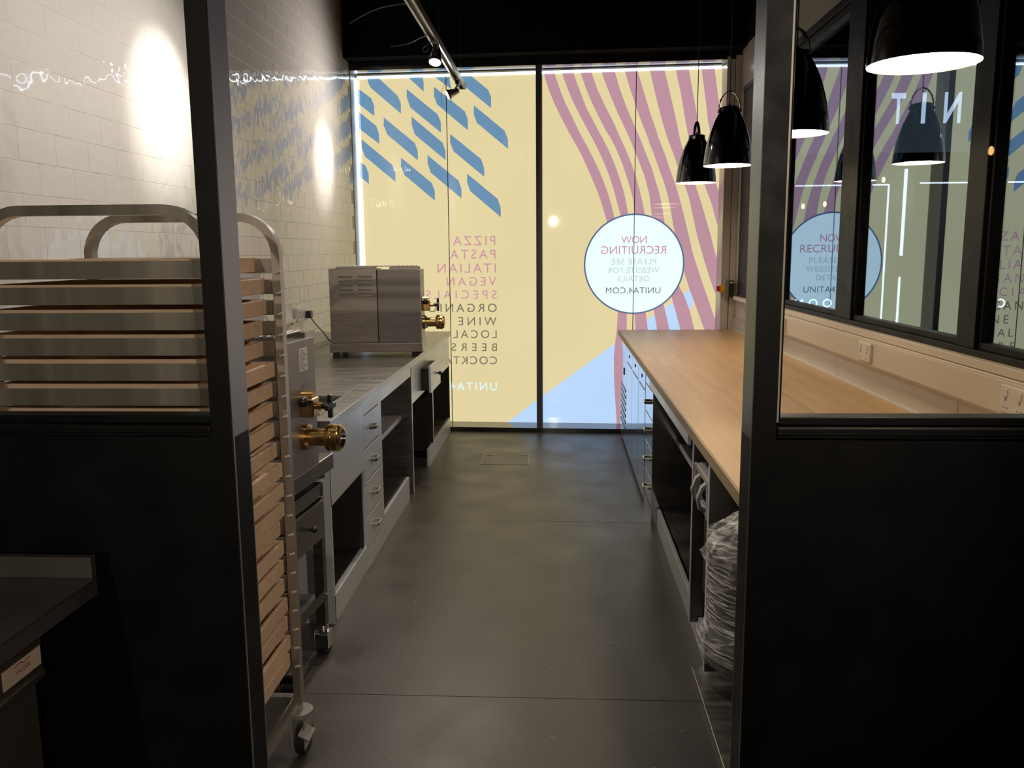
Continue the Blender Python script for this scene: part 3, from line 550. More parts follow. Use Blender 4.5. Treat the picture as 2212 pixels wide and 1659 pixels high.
bx('plinth', COUNTERP, t, XR+0.035, XR+0.055, 3.565, 5.15, FZ, 0.055, bevel=0.001)
t = thing('end_support_unit', 'open steel end bays of the beech worktop standing over a bin and a wrapped drum', 'base unit', (1.07, 2.6, FZ))
bx('divider', STEELD, t, XR, 1.53, 3.17, 3.19, 0.0, 0.87); bx('divider_edge', COUNTERP, t, XR-0.003, XR, 3.166, 3.194, 0.0, 0.87)
bx('base_plate', STEELTOP, t, XR-0.03, 1.50, 1.99, 3.30, FZ+0.002, -0.045, bevel=0.002); bx('back_panel', INNER, t, 1.53, 1.55, 1.99, 3.55, FZ+0.01, 0.87); bx('plinth', COUNTERP, t, XR+0.035, XR+0.055, 3.30, 3.553, FZ, 0.055); bx('foot_block', BLACKP, t, 0.60, 0.70, 2.35, 2.45, -0.045, -0.02)

# slim bin with two grip rings at its rim
t = thing('slim_bin', 'slim grey plastic waste bin with two moulded grips, between the steel dividers', 'bin', (0.80, 3.36, FZ))
b = B(); zt = 0.765; zb = 0.02
def ring(x0, x1, y0, y1, z): return [b.bm.verts.new(p) for p in ((x0, y0, z), (x1, y0, z), (x1, y1, z), (x0, y1, z))]
lv = [ring(0.66, 0.98, 3.245, 3.475, zb), ring(0.615, 1.03, 3.215, 3.505, zt-0.13), ring(0.60, 1.05, 3.205, 3.515, zt), ring(0.615, 1.035, 3.22, 3.50, zt), ring(0.68, 0.96, 3.26, 3.46, zb+0.02)]
for a, c in zip(lv, lv[1:]):
    for k in range(4): b.bm.faces.new((a[k], a[(k+1) % 4], c[(k+1) % 4], c[k]))
b.bm.faces.new(lv[0]); b.bm.faces.new(lv[-1])
b.out('bin_body', GREYPL, t, bevel=0.006)
rm = B().box(0.575, 0.605, 3.20, 3.52, zt-0.03, zt).box(0.575, 0.60, 3.20, 3.52, zt-0.16, zt-0.135).box(0.57, 0.60, 3.20, 3.225, zt-0.16, zt).box(0.57, 0.60, 3.495, 3.52, zt-0.16, zt).out('rim', LGREY, t, bevel=0.006)
for y in (3.29, 3.43): B().tube([(0.60, y, zt-0.02), (0.565, y-0.01, zt-0.045), (0.548, y-0.015, zt-0.09), (0.556, y-0.01, zt-0.13), (0.60, y, zt-0.15)], 0.01, 8, flat=(0.035, 0.012, (0, 1, 0))).out('grip', LGREY, t, smooth=40)
bx('channel', INNER, t, 0.598, 0.612, 3.32, 3.40, 0.25, 0.57)
# wrapped drum on a low stand
t = thing('drum_stand', 'low light grey stand beneath the film wrapped drum', 'stand', (0.80, 2.72, -0.045))
b = B(); b.box(0.66, 1.06, 2.50, 2.90, 0.17, 0.21)
for x in (0.68, 1.02):
    for y in (2.52, 2.86): b.box(x, x+0.035, y, y+0.035, -0.045, 0.17)
b.out('frame', LGREY, t, bevel=0.004)
bx('side_box', LGREY, t, 0.70, 1.0, 2.34, 2.50, -0.02, 0.24, bevel=0.006)
DC = (0.705, 2.80)
t = thing('wrapped_drum', 'dark drum shrouded in crinkled clear stretch film with a twisted top', 'drum', (DC[0], DC[1], 0.21))
B().lathe([(0.165, 0.212), (0.185, 0.24), (0.185, 0.56), (0.165, 0.62), (0.10, 0.64), (0.001, 0.64)], (DC[0], DC[1], 0), 'Z', 40, True).out('drum_body', STEELD, t, smooth=40)
b = B(); rf = random.Random(5); n = 56; prof = [(0.17, 0.23), (0.205, 0.25), (0.224, 0.30), (0.222, 0.335), (0.198, 0.37), (0.192, 0.45), (0.192, 0.53), (0.197, 0.58), (0.208, 0.62), (0.205, 0.66), (0.175, 0.70), (0.125, 0.74), (0.075, 0.765), (0.055, 0.785), (0.075, 0.805), (0.085, 0.825), (0.05, 0.84), (0.01, 0.842)]
rings = []
for i, (rr, zz) in enumerate(prof):
    am = 0.003 if i < 8 else 0.013
    rings.append([b.bm.verts.new((DC[0]+(rr+rf.gauss(0, am))*math.cos(2*PI*k/n), DC[1]+(rr+rf.gauss(0, am))*math.sin(2*PI*k/n), zz+rf.gauss(0, am*0.5))) for k in range(n)])
for a, c in zip(rings, rings[1:]):
    for k in range(n): b.bm.faces.new((a[k], a[(k+1) % n], c[(k+1) % n], c[k]))
fo = b.out('stretch_film', FILM, t, smooth=60)
for k in range(8):
    z0 = 0.29+0.041*k + rf.uniform(-0.01, 0.01); tilt = rf.uniform(-0.55, 0.05); rr = 0.226 if z0 < 0.33 else 0.199
    pts = [(DC[0]+rr*math.cos(a), DC[1]+rr*math.sin(a), z0+tilt*rr*(math.cos(a)+1)*0.35 + 0.02) for a in [PI*0.85+PI*0.75*q/18 for q in range(19)]]
    B().tube(pts, 0.0007+0.0008*rf.random(), 5).out('film_crease', WHITEPL, t)

# ------------------------------------------------------------------ dough extruder machines
def extruder(label, loc, rz):
    # local frame: x to the aisle side, y away from the photographer, z up; origin under the aisle-near corner at the feet
    t = thing('pasta_extruder', label, 'pasta machine', loc, rz); W, D = 0.66, 0.27
    K = dict(world=False)
    base = B().box(-W, 0.005, -0.005, D+0.17, 0.033, 0.10).out('base_plate', STEEL, t, bevel=0.004, **K)
    for x in (-W+0.04, -0.05):
        for y in (0.03, D+0.13): B().cyl((x, y, 0.0), (x, y, 0.033), 0.026, 0.022, 16).out('rubber_foot', RUBBER, base, smooth=40, **K)
    body = B().box(-W+0.01, -0.31, 0.012, D, 0.10, 0.632).out('motor_housing', STEEL, t, bevel=0.003, **K)
    for cx in (-W+0.13, -W+0.265):
        for k in range(5):
            B().box(cx-0.052, cx+0.052, 0.004, 0.014, 0.44+0.031*k, 0.453+0.031*k, rot=(0.45, 0, 0)).out('louvre', CHROME, body, world=False)
    fr = B().box(-0.305, -0.0, 0.0, D, 0.10, 0.622).out('hopper_housing', STEELD, t, bevel=0.003, **K)
    B().box(-0.004, 0.004, -0.004, D+0.004, 0.085, 0.622).out('end_plate', STEELP, fr, bevel=0.001, **K)
    gr = B().box(-W+0.06, -0.34, 0.02, 0.03, 0.632, 0.642).box(-W+0.06, -0.34, D-0.03, D-0.02, 0.632, 0.642).box(-0.22, -0.02, D-0.03, D-0.02, 0.622, 0.642).box(-0.22, -0.02, 0.03, 0.04, 0.622, 0.642).out('grille_frame', STEEL, t, **K)
    k = 0
    x = -W+0.07
    while x < -0.02:
        B().cyl((x, 0.012, 0.647), (x, D-0.01, 0.647), 0.0045, seg=8).out('grille_rod', WHITEPL, gr, smooth=60, **K); x += 0.032
    # label sheet and engraving on the end plate
    B().box(0.004, 0.0052, 0.115, 0.195, 0.500, 0.590).out('label_sheet', plain('paper_label', (0.85, 0.83, 0.85), 0.6, noise=0.05), t, **K)
    lb = B()
    for q in range(9): lb.box(0.0052, 0.0056, 0.122, 0.122+0.066*(0.55+0.45*((q*7) % 5)/4), 0.580-0.009*q, 0.5825-0.009*q)
    lb.out('label_print', TXT, t, world=False)
    B().tube([(0.005, 0.12, 0.430), (0.0052, 0.135, 0.442), (0.0052, 0.15, 0.436), (0.0052, 0.17, 0.446), (0.0052, 0.19, 0.452)], 0.0018, 5).out('engraved_mark', TXT, t, world=False)
    # valve
    yc = 0.135; q = 0.052
    v = B().box(0.004, 0.058, yc-0.035, yc+0.035, 0.270+q, 0.345+q).out('valve_block', BRASS, t, bevel=0.006, **K)
    B().cyl((0.058, yc, 0.312+q), (0.082, yc, 0.312+q), 0.014, seg=16).cyl((0.004, yc, 0.345+q), (0.05, yc, 0.350+q), 0.03, 0.022).out('valve_stem', BRASS, v, smooth=40, **K)
    B().cyl((0.082, yc, 0.312+q), (0.106, yc, 0.312+q), 0.012, seg=12).cyl((0.104, yc, 0.312+q), (0.124, yc, 0.312+q), 0.018).box(0.106, 0.123, yc-0.011, yc+0.011, 0.266+q, 0.358+q).box(0.106, 0.123, yc-0.046, yc+0.046, 0.301+q, 0.323+q).out('star_knob', BLKPL, v, bevel=0.004, **K)
    B().cyl((0.03, yc-0.035, 0.338+q), (0.03, yc-0.055, 0.338+q), 0.010).ball((0.03, yc-0.062, 0.338+q), 0.021).out('ball_knob', BLKPL, v, smooth=50, **K)
    # die cylinder
    zc = 0.238
    c = B().lathe([(0.0, 0.004), (0.052, 0.004), (0.052, 0.022), (0.034, 0.024), (0.034, 0.095), (0.050, 0.100), (0.054, 0.106), (0.054, 0.122), (0.051, 0.125), (0.054, 0.128), (0.054, 0.146), (0.047, 0.152), (0.044, 0.158), (0.036, 0.160)], (0, yc, zc), 'X', 36).out('die_cylinder', BRASS, t, smooth=35, **K)
    B().lathe([(0.036, 0.160), (0.036, 0.150), (0.0, 0.150)], (0, yc, zc), 'X', 32).out('die_plate', CHROME, c, smooth=35, **K)
    for a in (0.6, 2.1, 3.7, 5.2): B().cyl((0.022, yc+0.043*math.cos(a), zc+0.043*math.sin(a)), (0.034, yc+0.043*math.cos(a), zc+0.043*math.sin(a)), 0.007, seg=8).out('clamp_bolt', CHROME, c, smooth=40, **K)
    return t
TXT = plain('label_ink', (0.16, 0.13, 0.15), 0.6, noise=0.1)
extruder('steel pasta machine with brass fittings standing on the steel worktop', (-0.99, 6.03, 0.9015), math.radians(4))
RZ = math.radians(-5)
extruder('steel pasta machine with brass fittings standing on the wheeled trolley', (-1.022, 3.10, 0.69), RZ)
# trolley under the near machine
t = thing('machine_trolley', 'steel trolley on castors with a drawer, carrying the nearer pasta machine', 'trolley', (-1.035, 3.02, FZ), RZ)
K = dict(world=False); W, D, H = 0.66, 0.41, 0.76
for x in (-W, -0.04):
    for y in (0.0, D-0.04):
        g = B().box(x, x+0.04, y, y+0.004, 0.13, H-0.005).box(x+(0.036 if x > -0.1 else 0), x+(0.04 if x > -0.1 else 0.004), y, y+0.04, 0.13, H-0.005)
        l = g.out('leg', STEELD, t, **K)
        for z in (0.27, 0.70): B().cyl((x+0.041, y+0.02, z), (x+0.048, y+0.02, z), 0.008, seg=10).out('bolt', CHROME, l, smooth=40, **K)
        w_ = B().cyl((x+0.02, y+0.02, 0.13), (x+0.02, y+0.02, 0.105), 0.024).box(x-0.012, x-0.008, y-0.005, y+0.045, 0.03, 0.105).box(x+0.048, x+0.052, y-0.005, y+0.045, 0.03, 0.105).box(x-0.012, x+0.052, y-0.005, y+0.045, 0.10, 0.106).out('castor_fork', CHROME, t, bevel=0.002, label='zinc plated castor fork', **K)
        B().cyl((x-0.004, y+0.025, 0.038), (x+0.044, y+0.025, 0.038), 0.038, seg=24).out('castor_wheel', RUBBER, w_, smooth=40, **K)
B().box(-W, 0, 0, D, H-0.012, H).out('top_tray', STEELD, t, bevel=0.002, **K)
B().box(-W, 0, 0, 0.004, H-0.055, H-0.01).box(-W, 0, D-0.004, D, H-0.055, H-0.01).box(-0.004, 0, 0.0, D, H-0.055, H-0.01).out('top_rail', STEEL, t, **K)
B().box(-W, 0, 0.0, D, 0.245, 0.255).box(-0.003, 0.001, 0, D, 0.255, 0.29).box(-W, 0, 0, 0.003, 0.255, 0.29).out('lower_shelf', STEELD, t, bevel=0.001, **K)
d = B().box(-0.45, 0.0, 0.045, D-0.045, 0.55, 0.685).out('drawer', STEELD, t, **K)
B().box(0.0, 0.012, 0.035, D-0.035, 0.535, 0.695).out('drawer_front', STEEL, d, bevel=0.002, **K)
B().cyl((0.012, D*0.5, 0.62), (0.030, D*0.5, 0.62), 0.006).ball((0.036, D*0.5, 0.62), 0.014).out('knob', BLKPL, d, smooth=40, **K)

# ------------------------------------------------------------------ tray rack
t = thing('tray_rack', 'tall stainless steel rack on castors with two arched end frames, behind the partition', 'rack', (-1.19, 2.39, FZ))
RX0, RX1, RYN, RYF, RT = -1.50, -0.875, 2.135, 2.65, 1.772
def hoop(y):
    pts = [(RX0+0.012, y, 0.13)]; R = 0.115
    pts += [(RX0+0.012, y, RT-R)]
    for k in range(1, 9): a = PI - k*PI/16; pts.append((RX0+0.012+R+R*math.cos(a), y, RT-0.012-R+R*math.sin(a)))
    for k in range(0, 9): a = PI/2 - k*PI/16; pts.append((RX1-0.012-R+R*math.cos(a), y, RT-0.012-R+R*math.sin(a)))
    pts.append((RX1-0.012, y, 0.13))
    return B().tube(pts, 0.012, 8, flat=(0.034, 0.026, (0, 1, 0))).out('arched_frame', RACKST, t, smooth=30)
hoop(RYN); hoop(RYF)
bx('base_bar', RACKST, t, RX0+0.012, RX1-0.012, RYN-0.014, RYN+0.014, 0.13, 0.155); bx('base_bar', RACKST, t, RX0+0.012, RX1-0.012, RYF-0.014, RYF+0.014, 0.13, 0.155)
bx('base_rail', RACKST, t, RX1-0.03, RX1-0.004, RYN, RYF, 0.13, 0.155); bx('base_rail', RACKST, t, RX0+0.004, RX0+0.03, RYN, RYF, 0.13, 0.155)
for x in (RX0+0.03, RX1-0.012):
    for y in (RYN, RYF):
        yy = y+0.03
        q = B().cyl((x, y, 0.13), (x, y, 0.10), 0.012).cyl((x, y, 0.105), (x, y, 0.085), 0.046, 0.040).box(x-0.024, x-0.019, y-0.03, y+0.05, -0.03, 0.088).box(x+0.019, x+0.024, y-0.03, y+0.05, -0.03, 0.088).out('castor_fork', LGREY, t, bevel=0.002)
        B().box(x+0.005, x+0.05, y-0.05, y+0.0, 0.028, 0.040, rot=(0.5, 0.5, 0)).out('brake_pedal', LGREY, q, bevel=0.003)
        B().cyl((x-0.016, yy, FZ+0.055), (x+0.016, yy, FZ+0.055), 0.055, seg=28).out('castor_wheel', RUBBER, q, smooth=40)
PITCH = 0.0657; Z0 = 0.275
slide_n = B().box(-0.31, 0.31, -0.001, 0.001, 0.0, 0.045).box(-0.31, 0.31, 0.0, 0.028, 0.0, 0.002); slide_n = slide_n.out('slide', RACKST, t, world=False)
slide_f = B().box(-0.31, 0.31, -0.001, 0.001, 0.0, 0.045).box(-0.31, 0.31, -0.028, 0.0, 0.0, 0.002); slide_f = slide_f.out('slide', RACKST, t, world=False)
tw, td, th, tt_ = 0.60, 0.455, 0.047, 0.014
tray0 = thing('dough_tray', 'x', 'tray', (0, 0, 0), 0, 'dough trays in the steel rack')
B().box(-tw/2+tt_, tw/2-tt_, -td/2+tt_, td/2-tt_, 0.0, 0.006).out('base', TRAYI, tray0, **K)
for x0, x1, y0, y1, nme in ((-tw/2, tw/2, -td/2, -td/2+tt_, 'side_board'), (-tw/2, tw/2, td/2-tt_, td/2, 'side_board'), (-tw/2, -tw/2+tt_, -td/2+tt_, td/2-tt_, 'end_board'), (tw/2-tt_, tw/2, -td/2+tt_, td/2-tt_, 'end_board')):
    B().box(x0, x1, y0, y1, 0.0, th).out(nme, TRAYW, tray0, bevel=0.0025, **K)
ords = 'topmost,second,third,fourth,fifth,sixth,seventh,eighth,ninth,tenth,eleventh,twelfth,thirteenth,fourteenth,fifteenth,sixteenth,seventeenth,eighteenth,nineteenth'.split(',')
offs = [-0.045, -0.012, -0.008, -0.028, -0.030, 0.012, 0.0, -0.004, -0.002, 0.004, 0.022, 0.024, 0.022, 0.002, 0.012, 0.008, 0.006, 0.016, 0.012, 0.020, 0.014]
for k in range(21):
    z = Z0+PITCH*(20-k)
    for s0, y in ((slide_n, RYN-0.016), (slide_f, RYF+0.016)):
        o = s0 if k == 0 else s0.copy()
        if k: C.objects.link(o)
        o.parent = t; o.location = (-1.19+1.19-0.0, y-2.39, z-FZ-0.002)
    o = tray0 if k == 0 else copy_tree(tray0)
    o.location = (-1.212+offs[k]*0.8, 2.395, z+0.001)
    lab = ords[k] if k < 19 else None
    if k == 19: txt = 'pale timber dough tray in the steel rack, next to lowest'
    elif k == 20: txt = 'pale timber dough tray in the steel rack, lowest of the column'
    elif k == 0: txt = 'pale timber dough tray in the steel rack, topmost of the column'
    else: txt = 'pale timber dough tray in the steel rack, %s from the top' % lab
    o['label'] = txt
    B().cyl((-0.885, 2.62, z+0.0), (-0.868, 2.62, z+0.004), 0.004, seg=8).out('slide_stop', WHITEPL, t, smooth=40)

# ------------------------------------------------------------------ pendant lamps over the worktop
def pendant(label, loc, rz):
    t = thing('pendant_lamp', label, 'pendant lamp', loc, rz, 'black bell pendants over the beech worktop'); K = dict(world=False)
    pr = [(0.150, 0.0), (0.1475, 0.04), (0.142, 0.085), (0.1355, 0.125), (0.126, 0.165), (0.115, 0.205), (0.103, 0.24), (0.088, 0.275), (0.072, 0.305), (0.064, 0.320), (0.062, 0.335), (0.060, 0.350), (0.050, 0.355), (0.0, 0.355)]
    s = B().lathe(pr, (0, 0, 0), 'Z', 48).out('shade', SHADE, t, smooth=30, **K)
    inn = [(0.149, 0.001), (0.145, 0.04), (0.138, 0.085), (0.131, 0.125), (0.121, 0.165), (0.109, 0.205), (0.09, 0.24), (0.0, 0.25)]
    B().lathe(inn, (0, 0, 0), 'Z', 40).out('liner', WHITEPL, s, smooth=30, **K)
    B().lathe([(0.0, 0.022), (0.146, 0.022)], (0, 0, 0), 'Z', 40).out('diffuser', LAMPIN, t, smooth=30, label='glowing warm white diffuser', **K)
    pts = [(-0.062, 0, 0.325), (-0.066, 0, 0.36), (-0.055, 0, 0.40), (-0.03, 0, 0.435), (0, 0, 0.45), (0.03, 0, 0.435), (0.055, 0, 0.40), (0.066, 0, 0.36), (0.062, 0, 0.325)]
    h = B().tube(pts, 0.01, 8, flat=(0.018, 0.005, (0, 1, 0))).out('handle', SHADE, t, smooth=40, **K)
    for x in (-0.066, 0.066): B().cyl((x*0.94, 0, 0.328), (x*1.13, 0, 0.328), 0.011, seg=16).out('pivot_screw', CHROME, h, smooth=40, **K)
    B().cyl((0, 0, 0.35), (0, 0, 4.3-loc[2]), 0.0032, seg=8).cyl((0, 0, 0.354), (0, 0, 0.375), 0.012, 0.005, seg=12).out('cord', BLKPL, t, smooth=40, **K)
    B().cyl((0, 0, 4.27-loc[2]), (0, 0, 4.3-loc[2]), 0.05).out('ceiling_rose', BLKPL, t, smooth=40, **K)
    return t
pendant('black bell pendant lamp hanging nearest the shop window', (1.036, 6.67, 2.148), math.radians(65))
pendant('black bell pendant lamp with pale pivots, overlapping the one beside the shop window', (1.05, 5.50, 2.163), 0.1)
pendant('black bell pendant lamp half hidden by the doorway post', (1.04, 3.96, 2.152), 0.4)
pendant('largest looking black bell pendant lamp, seen through the partition pane', (1.02, 2.55, 2.158), 1.0)

# ------------------------------------------------------------------ lighting track and its spot heads
TX, TZ = -0.842, 3.060
t = thing('lighting_track', 'suspended steel lighting track running above the steel worktop', 'lighting track', (TX, 5, TZ))
for x in (-0.028, 0.014): bx('side_rail', STEEL, t, TX+x, TX+x+0.014, 2.2, 7.62, TZ-0.02, TZ+0.03, bevel=0.002)
bx('channel', BLKPL, t, TX-0.014, TX+0.014, 2.2, 7.62, TZ+0.005, TZ+0.03)
bx('end_cap', STEEL, t, TX-0.03, TX+0.03, 7.62, 7.635, TZ-0.022, TZ+0.032)
for y in (3.0, 4.6, 6.2, 7.5): B().cyl((TX, y, TZ+0.03), (TX, y, 4.3), 0.0018, seg=6).out('hanger_wire', BLKPL, t)
def head(label, y, dx, dz, tgt, big=1.0):
    h = thing('track_spotlight', label, 'spotlight', (TX+dx*0.3, y, TZ-0.02), 0, 'spotlights on the suspended track')
    bx('adapter', BLKPL, h, TX-0.016, TX+0.016, y-0.05, y+0.05, TZ-0.045, TZ-0.018, bevel=0.002)
    c = Vector((TX+dx, y, TZ-0.075+dz)); d = (Vector(tgt)-c).normalized(); bk = c-d*0.055*big; ft = c+d*0.045*big
    B().cyl((TX, y, TZ-0.045), tuple(c), 0.008).out('arm', CHROME, h, smooth=40)
    cn = B().cyl(bk, c, 0.022*big, 0.034*big).cyl(c, ft, 0.034*big, 0.040*big).out('lamp_can', CHROME, h, smooth=40)
    B().cyl(ft, ft+d*0.003, 0.034*big, seg=24).out('lens', SPOTF, cn)
    B().cyl(ft-d*0.018, ft-d*0.010, 0.0415*big, seg=24).out('ring', BLKPL, cn, smooth=40)
head('steel track spotlight facing down towards the doorway', 6.05, -0.005, -0.01, (-0.95, 5.3, 1.2), 1.15)
head('steel track spotlight at the window end of the track, angled at the tiles', 7.30, -0.045, -0.035, (-1.93, 7.05, 2.5), 1.0)
head('steel track spotlight nearest the doorway, above the tray rack', 4.25, -0.03, -0.02, (-1.93, 4.2, 2.5), 1.0)
def wire(label, pts, r=0.0028):
    o = B().tube(pts, r, 6).out('loose_cable', BLKG, None, smooth=60); tag(o, label, 'cable'); return o
BLKG = plain('grey_cable', (0.09, 0.085, 0.085), 0.5, noise=0.1)
def curve_pts(ctrl, n=24):
    out = []
    for k in range(n+1):
        u = k/n*(len(ctrl)-1); i = min(int(u), len(ctrl)-2); f = u-i
        p0 = Vector(ctrl[max(i-1, 0)]); p1 = Vector(ctrl[i]); p2 = Vector(ctrl[i+1]); p3 = Vector(ctrl[min(i+2, len(ctrl)-1)])
        out.append(0.5*((2*p1)+(-p0+p2)*f+(2*p0-5*p1+4*p2-p3)*f*f+(-p0+3*p1-3*p2+p3)*f**3))
    return out
wire('thin loose cable end curling from the middle of the track', curve_pts([(-0.842, 5.75, 3.045), (-0.90, 5.74, 3.02), (-0.97, 5.72, 2.985), (-1.04, 5.70, 2.965), (-1.09, 5.70, 2.962)]))
wire('thin loose cable end from the top of the picture left of the track', curve_pts([(-0.842, 5.05, 3.045), (-0.98, 5.08, 3.04), (-1.08, 5.1, 3.02), (-1.17, 5.12, 2.985), (-1.22, 5.15, 2.968)]))
wire('small looped cable beside the first spotlight head', curve_pts([(-0.842, 5.9, 3.045), (-0.875, 5.88, 3.01), (-0.905, 5.87, 2.985), (-0.90, 5.87, 2.965), (-0.875, 5.88, 2.968), (-0.87, 5.89, 2.995)]))
wire('thin cable trailing from the far stretch of the track', curve_pts([(-0.842, 7.0, 3.045), (-0.90, 7.0, 2.99), (-0.935, 7.0, 2.92), (-0.94, 7.0, 2.86), (-0.935, 7.0, 2.80)]), 0.0015)

# ------------------------------------------------------------------ small things on the walls and floor
t = thing('wall_socket', 'white double socket on the tiles behind the steel worktop', 'socket', (-1.925, 6.24, 1.19))
bx('plate', WHITEPL, t, -1.930, -1.905, 6.10, 6.33, 1.145, 1.245, bevel=0.003); bx('conduit', WHITEPL, t, -1.93, -1.912, 5.2, 6.10, 1.150, 1.172, bevel=0.002)
for z in (1.18, 1.21): bx('rocker', LGREY, t, -1.906, -1.902, 6.13, 6.15, z, z+0.012)
t = thing('plug_and_lead', 'black plug in the tile wall socket with its lead to the pasta machine', 'plug', (-1.88, 6.34, 1.17))
bx('plug', BLKPL, t, -1.906, -1.865, 6.285, 6.345, 1.160, 1.215, bevel=0.006)
B().tube(curve_pts([(-1.875, 6.32, 1.162), (-1.84, 6.30, 1.12), (-1.76, 6.27, 1.04), (-1.73, 6.26, 1.0), (-1.70, 6.30, 0.965), (-1.695, 6.34, 0.92)]), 0.0045, 8).out('lead', BLKPL, t, smooth=60)
def socket(label, Y, lit=True):
    t = thing('trunking_socket', label, 'socket', (1.54, Y, 1.13), 0, 'double sockets along the trunking')
    p = bx('plate', WHITEPL, t, 1.526, 1.540, Y-0.085, Y+0.085, 1.088, 1.182, bevel=0.004)
    for y in (-0.045, 0.045):
        bx('rocker', WHITEPL, p, 1.522, 1.527, Y+y-0.012, Y+y+0.012, 1.145, 1.170, bevel=0.001)
        for dy, dz, hh in ((0, 0.016, 0.008), (-0.012, -0.012, 0.004), (0.012, -0.012, 0.004)): bx('pin_hole', BLKPL, p, 1.5252, 1.5262, Y+y+dy-0.003, Y+y+dy+0.003, 1.118+dz-hh/2, 1.118+dz+hh/2)
socket('white double socket in the middle of the cream trunking', 4.32)
socket('white double socket on the cream trunking beside the doorway post', 5.93)
socket('white double socket on the cream trunking at the edge of the picture', 2.90)
t = thing('isolator_switch', 'grey isolator box with yellow and red rotary switch beside the shop window', 'isolator switch', (1.53, 7.83, 1.30))
bx('box', plain('isolator_grey', (0.22, 0.19, 0.15), 0.5, noise=0.05), t, 1.495, 1.575, 7.79, 7.868, 1.217, 1.374, bevel=0.004); bx('front_face', BLKPL, t, 1.528, 1.572, 7.782, 7.79, 1.222, 1.369, bevel=0.002)
bx('badge', WHITEPL, t, 1.537, 1.565, 7.7795, 7.782, 1.346, 1.357)
B().cyl((1.495, 7.83, 1.295), (1.456, 7.83, 1.295), 0.036, seg=28).out('yellow_dial', plain('dial_yellow', (0.75, 0.38, 0.02), 0.4, noise=0.05), t, smooth=40, label='round yellow dial')
B().cyl((1.456, 7.83, 1.295), (1.445, 7.83, 1.295), 0.034, 0.025, seg=24).box(1.428, 1.447, 7.822, 7.838, 1.272, 1.319).out('red_handle', plain('handle_red', (0.45, 0.02, 0.015), 0.4, noise=0.05), t, bevel=0.002, label='red rotary handle')
t = thing('floor_hatch', 'small rectangular floor hatch with worn metal edging near the shop window', 'floor hatch', (-0.43, 6.62, FZ))
HT = plain('hatch_trim', (0.28, 0.26, 0.22), 0.45, 0.6, noise=0.3, nscale=30)
a0, a1, b0, b1 = -0.64, -0.245, 6.70, 7.12
bx('cover', VINYL, t, a0+0.01, a1-0.01, b0+0.01, b1-0.01, FZ, FZ+0.001)
for x0, x1, y0, y1 in ((a0, a1, b1-0.01, b1), (a0, a1, b0, b0+0.006), (a0, a0+0.008, b0, b1), (a1-0.010, a1, b0, b1)): bx('edging', HT, t, x0, x1, y0, y1, FZ, FZ+0.002)
for x, y in ((a0+0.05, b1-0.10), (a1-0.05, b1-0.10)): bx('lifting_tab', HT, t, x-0.03, x+0.03, y-0.008, y+0.008, FZ+0.001, FZ+0.003)
b = B(); rc = random.Random(9)
for k in range(26):
    x = rc.uniform(-0.85, 0.5); y = rc.uniform(2.6, 7.3); s = rc.uniform(0.0015, 0.003); b.box(x-s, x+s, y-s, y+s, FZ, FZ+s)
o = b.out('crumbs', WHITEPL, None, kind='stuff'); tag(o, 'scattered pale crumbs on the dark vinyl floor', 'crumbs')

# ------------------------------------------------------------------ steel prep counter in the near corner
t = thing('prep_counter', 'dark steel refrigerated prep counter with upstand in the near corner', 'prep counter', (-1.9, 1.2, FZ))
PREP = plain('prep_steel', (0.13, 0.118, 0.11), 0.45, 0.7, noise=0.15, nscale=4, rvar=0.06)
bx('top', PREP, t, -2.7, -1.062, 0.55, 1.80, 0.875, 0.918, bevel=0.002); bx('upstand', PREP, t, -2.7, -1.064, 1.785, 1.806, 0.918, 0.968, bevel=0.002)
bx('top_edge_trim', STEEL, t, -1.062, -1.058, 0.55, 1.80, 0.915, 0.919)
bx('cabinet_body', plain('worn_steel_side', (0.10, 0.085, 0.075), 0.5, 0.7, noise=0.1, nscale=4), t, -2.6, -1.11, 0.58, 1.622, 0.03, 0.875, bevel=0.003)
cp = bx('control_panel', STEEL, t, -1.11, -1.095, 0.58, 1.632, 0.775, 0.872, bevel=0.006); bx('lower_lip', STEEL, t, -1.10, -1.088, 0.58, 1.628, 0.765, 0.783, bevel=0.003)
stk = bx('maker_label', plain('cream_label', (0.55, 0.44, 0.36), 0.5, noise=0.05), t, -1.095, -1.0935, 1.50, 1.622, 0.796, 0.836, label='cream label with red lettering')
cu = bpy.data.curves.new('t', 'FONT'); cu.body = 'VALERA'; tmp = bpy.data.objects.new('t', cu); C.objects.link(tmp); bpy.context.view_layer.update()
bm = bmesh.new(); bm.from_mesh(tmp.to_mesh()); tmp.to_mesh_clear(); bpy.data.objects.remove(tmp)
xs = [v.co.x for v in bm.verts]; sc = 0.048/(max(xs)-min(xs))
for v in bm.verts: v.co = (-1.0930, 1.538+v.co.x*sc, 0.811+v.co.y*sc*1.1)
bb = B(); bb.bm.free(); bb.bm = bm; RED = plain('label_red', (0.35, 0.05, 0.06), 0.5, noise=0.05); bb.out('lettering', RED, stk)
B().tube([(-1.0932, 1.535, 0.829), (-1.0932, 1.555, 0.832), (-1.0932, 1.565, 0.827), (-1.0932, 1.585, 0.830)], 0.0012, 5).out('flourish', RED, stk)
for x in (-2.5, -1.2):
    for y in (0.66, 1.55): B().cyl((x, y, FZ), (x, y, 0.03), 0.02).out('foot', STEELD, t, smooth=40)

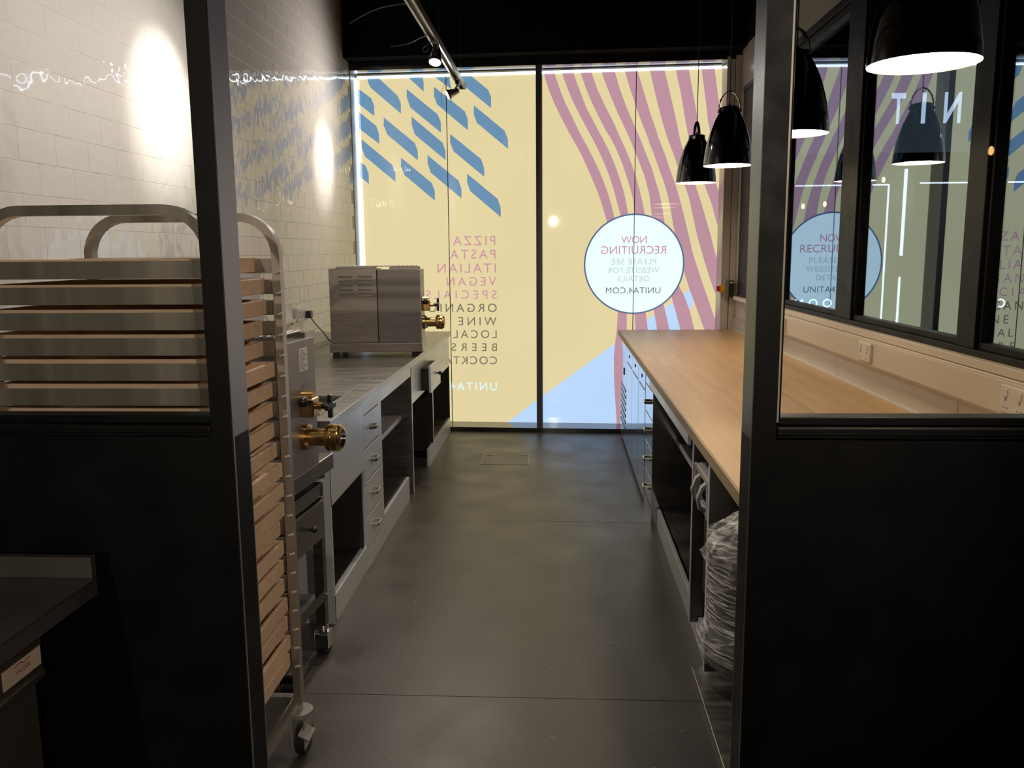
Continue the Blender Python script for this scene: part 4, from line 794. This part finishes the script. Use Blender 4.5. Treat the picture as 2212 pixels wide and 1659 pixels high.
# ------------------------------------------------------------------ what shows through the interior window: the neighbouring unit's front
t = thing('shopfront_sign', 'mirrored white sign letters on an added panel of bluish haze beyond the interior window', 'sign', (3.6, 8.66, 2.5))
bx('haze_panel', emit('haze_panel_glow', (0.50, 0.72, 0.85), 0.12), t, 2.0, 5.6, 8.62, 8.66, 2.56, 3.44)  # glowing panel added to imitate the bluish haze in the upper panes
SIGNW = emit('sign_letter_glow', (0.62, 0.76, 1.0), 2.3)
for ch, xa, xb in (('U', 3.965, 4.125), ('N', 3.661, 3.821), ('I', 3.452, 3.492), ('T', 3.168, 3.300), ('Â', 2.85, 3.02), ('4', 2.40, 2.565)): letters('letter', ch, xa, xb, 2.83, 3.115, lambda X: 8.60, SIGNW, t, bold=0.02)
t = thing('window_notice', 'small white mirrored letters beyond the interior window, below the round notice reflection', 'notice', (3.2, 8.6, 1.06))
SIGNB = emit('notice_letter_glow', (0.75, 0.95, 1.0), 3.2)
def lt(txt, x0, x1): letters('lettering', txt, x0, x1, 1.072, 1.155, lambda X: 8.60, SIGNB, t, bold=0.015)
letters('lettering', 'SOON', 2.345, 2.80, 1.072, 1.155, lambda X: 8.60, SIGNB, t, bold=0.015); letters('lettering', 'OP', 4.215, 4.375, 1.064, 1.148, lambda X: 8.60, SIGNB, t, bold=0.015)
for i, (x0, x1, z0, z1, lab) in enumerate(((2.35, 3.713, 2.344, 2.360, 'horizontal led tube of the neighbouring unit, beneath the sign'), (4.05, 5.6, 2.358, 2.374, 'horizontal led tube of the neighbouring unit, at the edge of the picture'), (3.700, 3.716, 0.50, 2.344, 'tall thin led tube hanging from the end of a horizontal one'), (3.874, 3.906, 1.56, 2.523, 'thick upright led tube, upper of two in line'), (3.878, 3.900, 0.70, 1.321, 'upright led tube, lower of two in line'))):
    o = bx('led_tube', LEDW, None, x0, x1, 9.99, 10.005, z0, z1); tag(o, 'white '+lab, 'led tube', 'led tubes beyond the interior window')
for x, y, z, lab in ((3.61, 9.9, 2.40, 'glowing filament bulb in front of a horizontal led tube'), (2.74, 9.9, 2.12, 'glowing filament bulb above the round notice reflection, nearer the doorway post'), (2.98, 9.9, 2.14, 'glowing filament bulb above the round notice reflection, farther from the doorway post'), (2.95, -2.35, 2.30, 'filament bulb in the front room, seen mirrored in the partition pane')):
    t = thing('filament_bulb', lab, 'light bulb', (x, y, z), 0)
    s = 0.6 if y > 0 else 0.6
    B().ball((0, 0, 0), 0.03*s, 16, (1, 1, 1.7)).out('bulb_glass', BULB, t, smooth=60, world=False); B().cyl((0, 0, 0.05*s), (0, 0, 0.10*s), 0.018).out('bulb_cap', BLKPL, t, smooth=40, world=False)
    B().cyl((0, 0, 0.10*s), (0, 0, 4.3-z), 0.003, seg=6).out('cord', BLKPL, t, world=False)
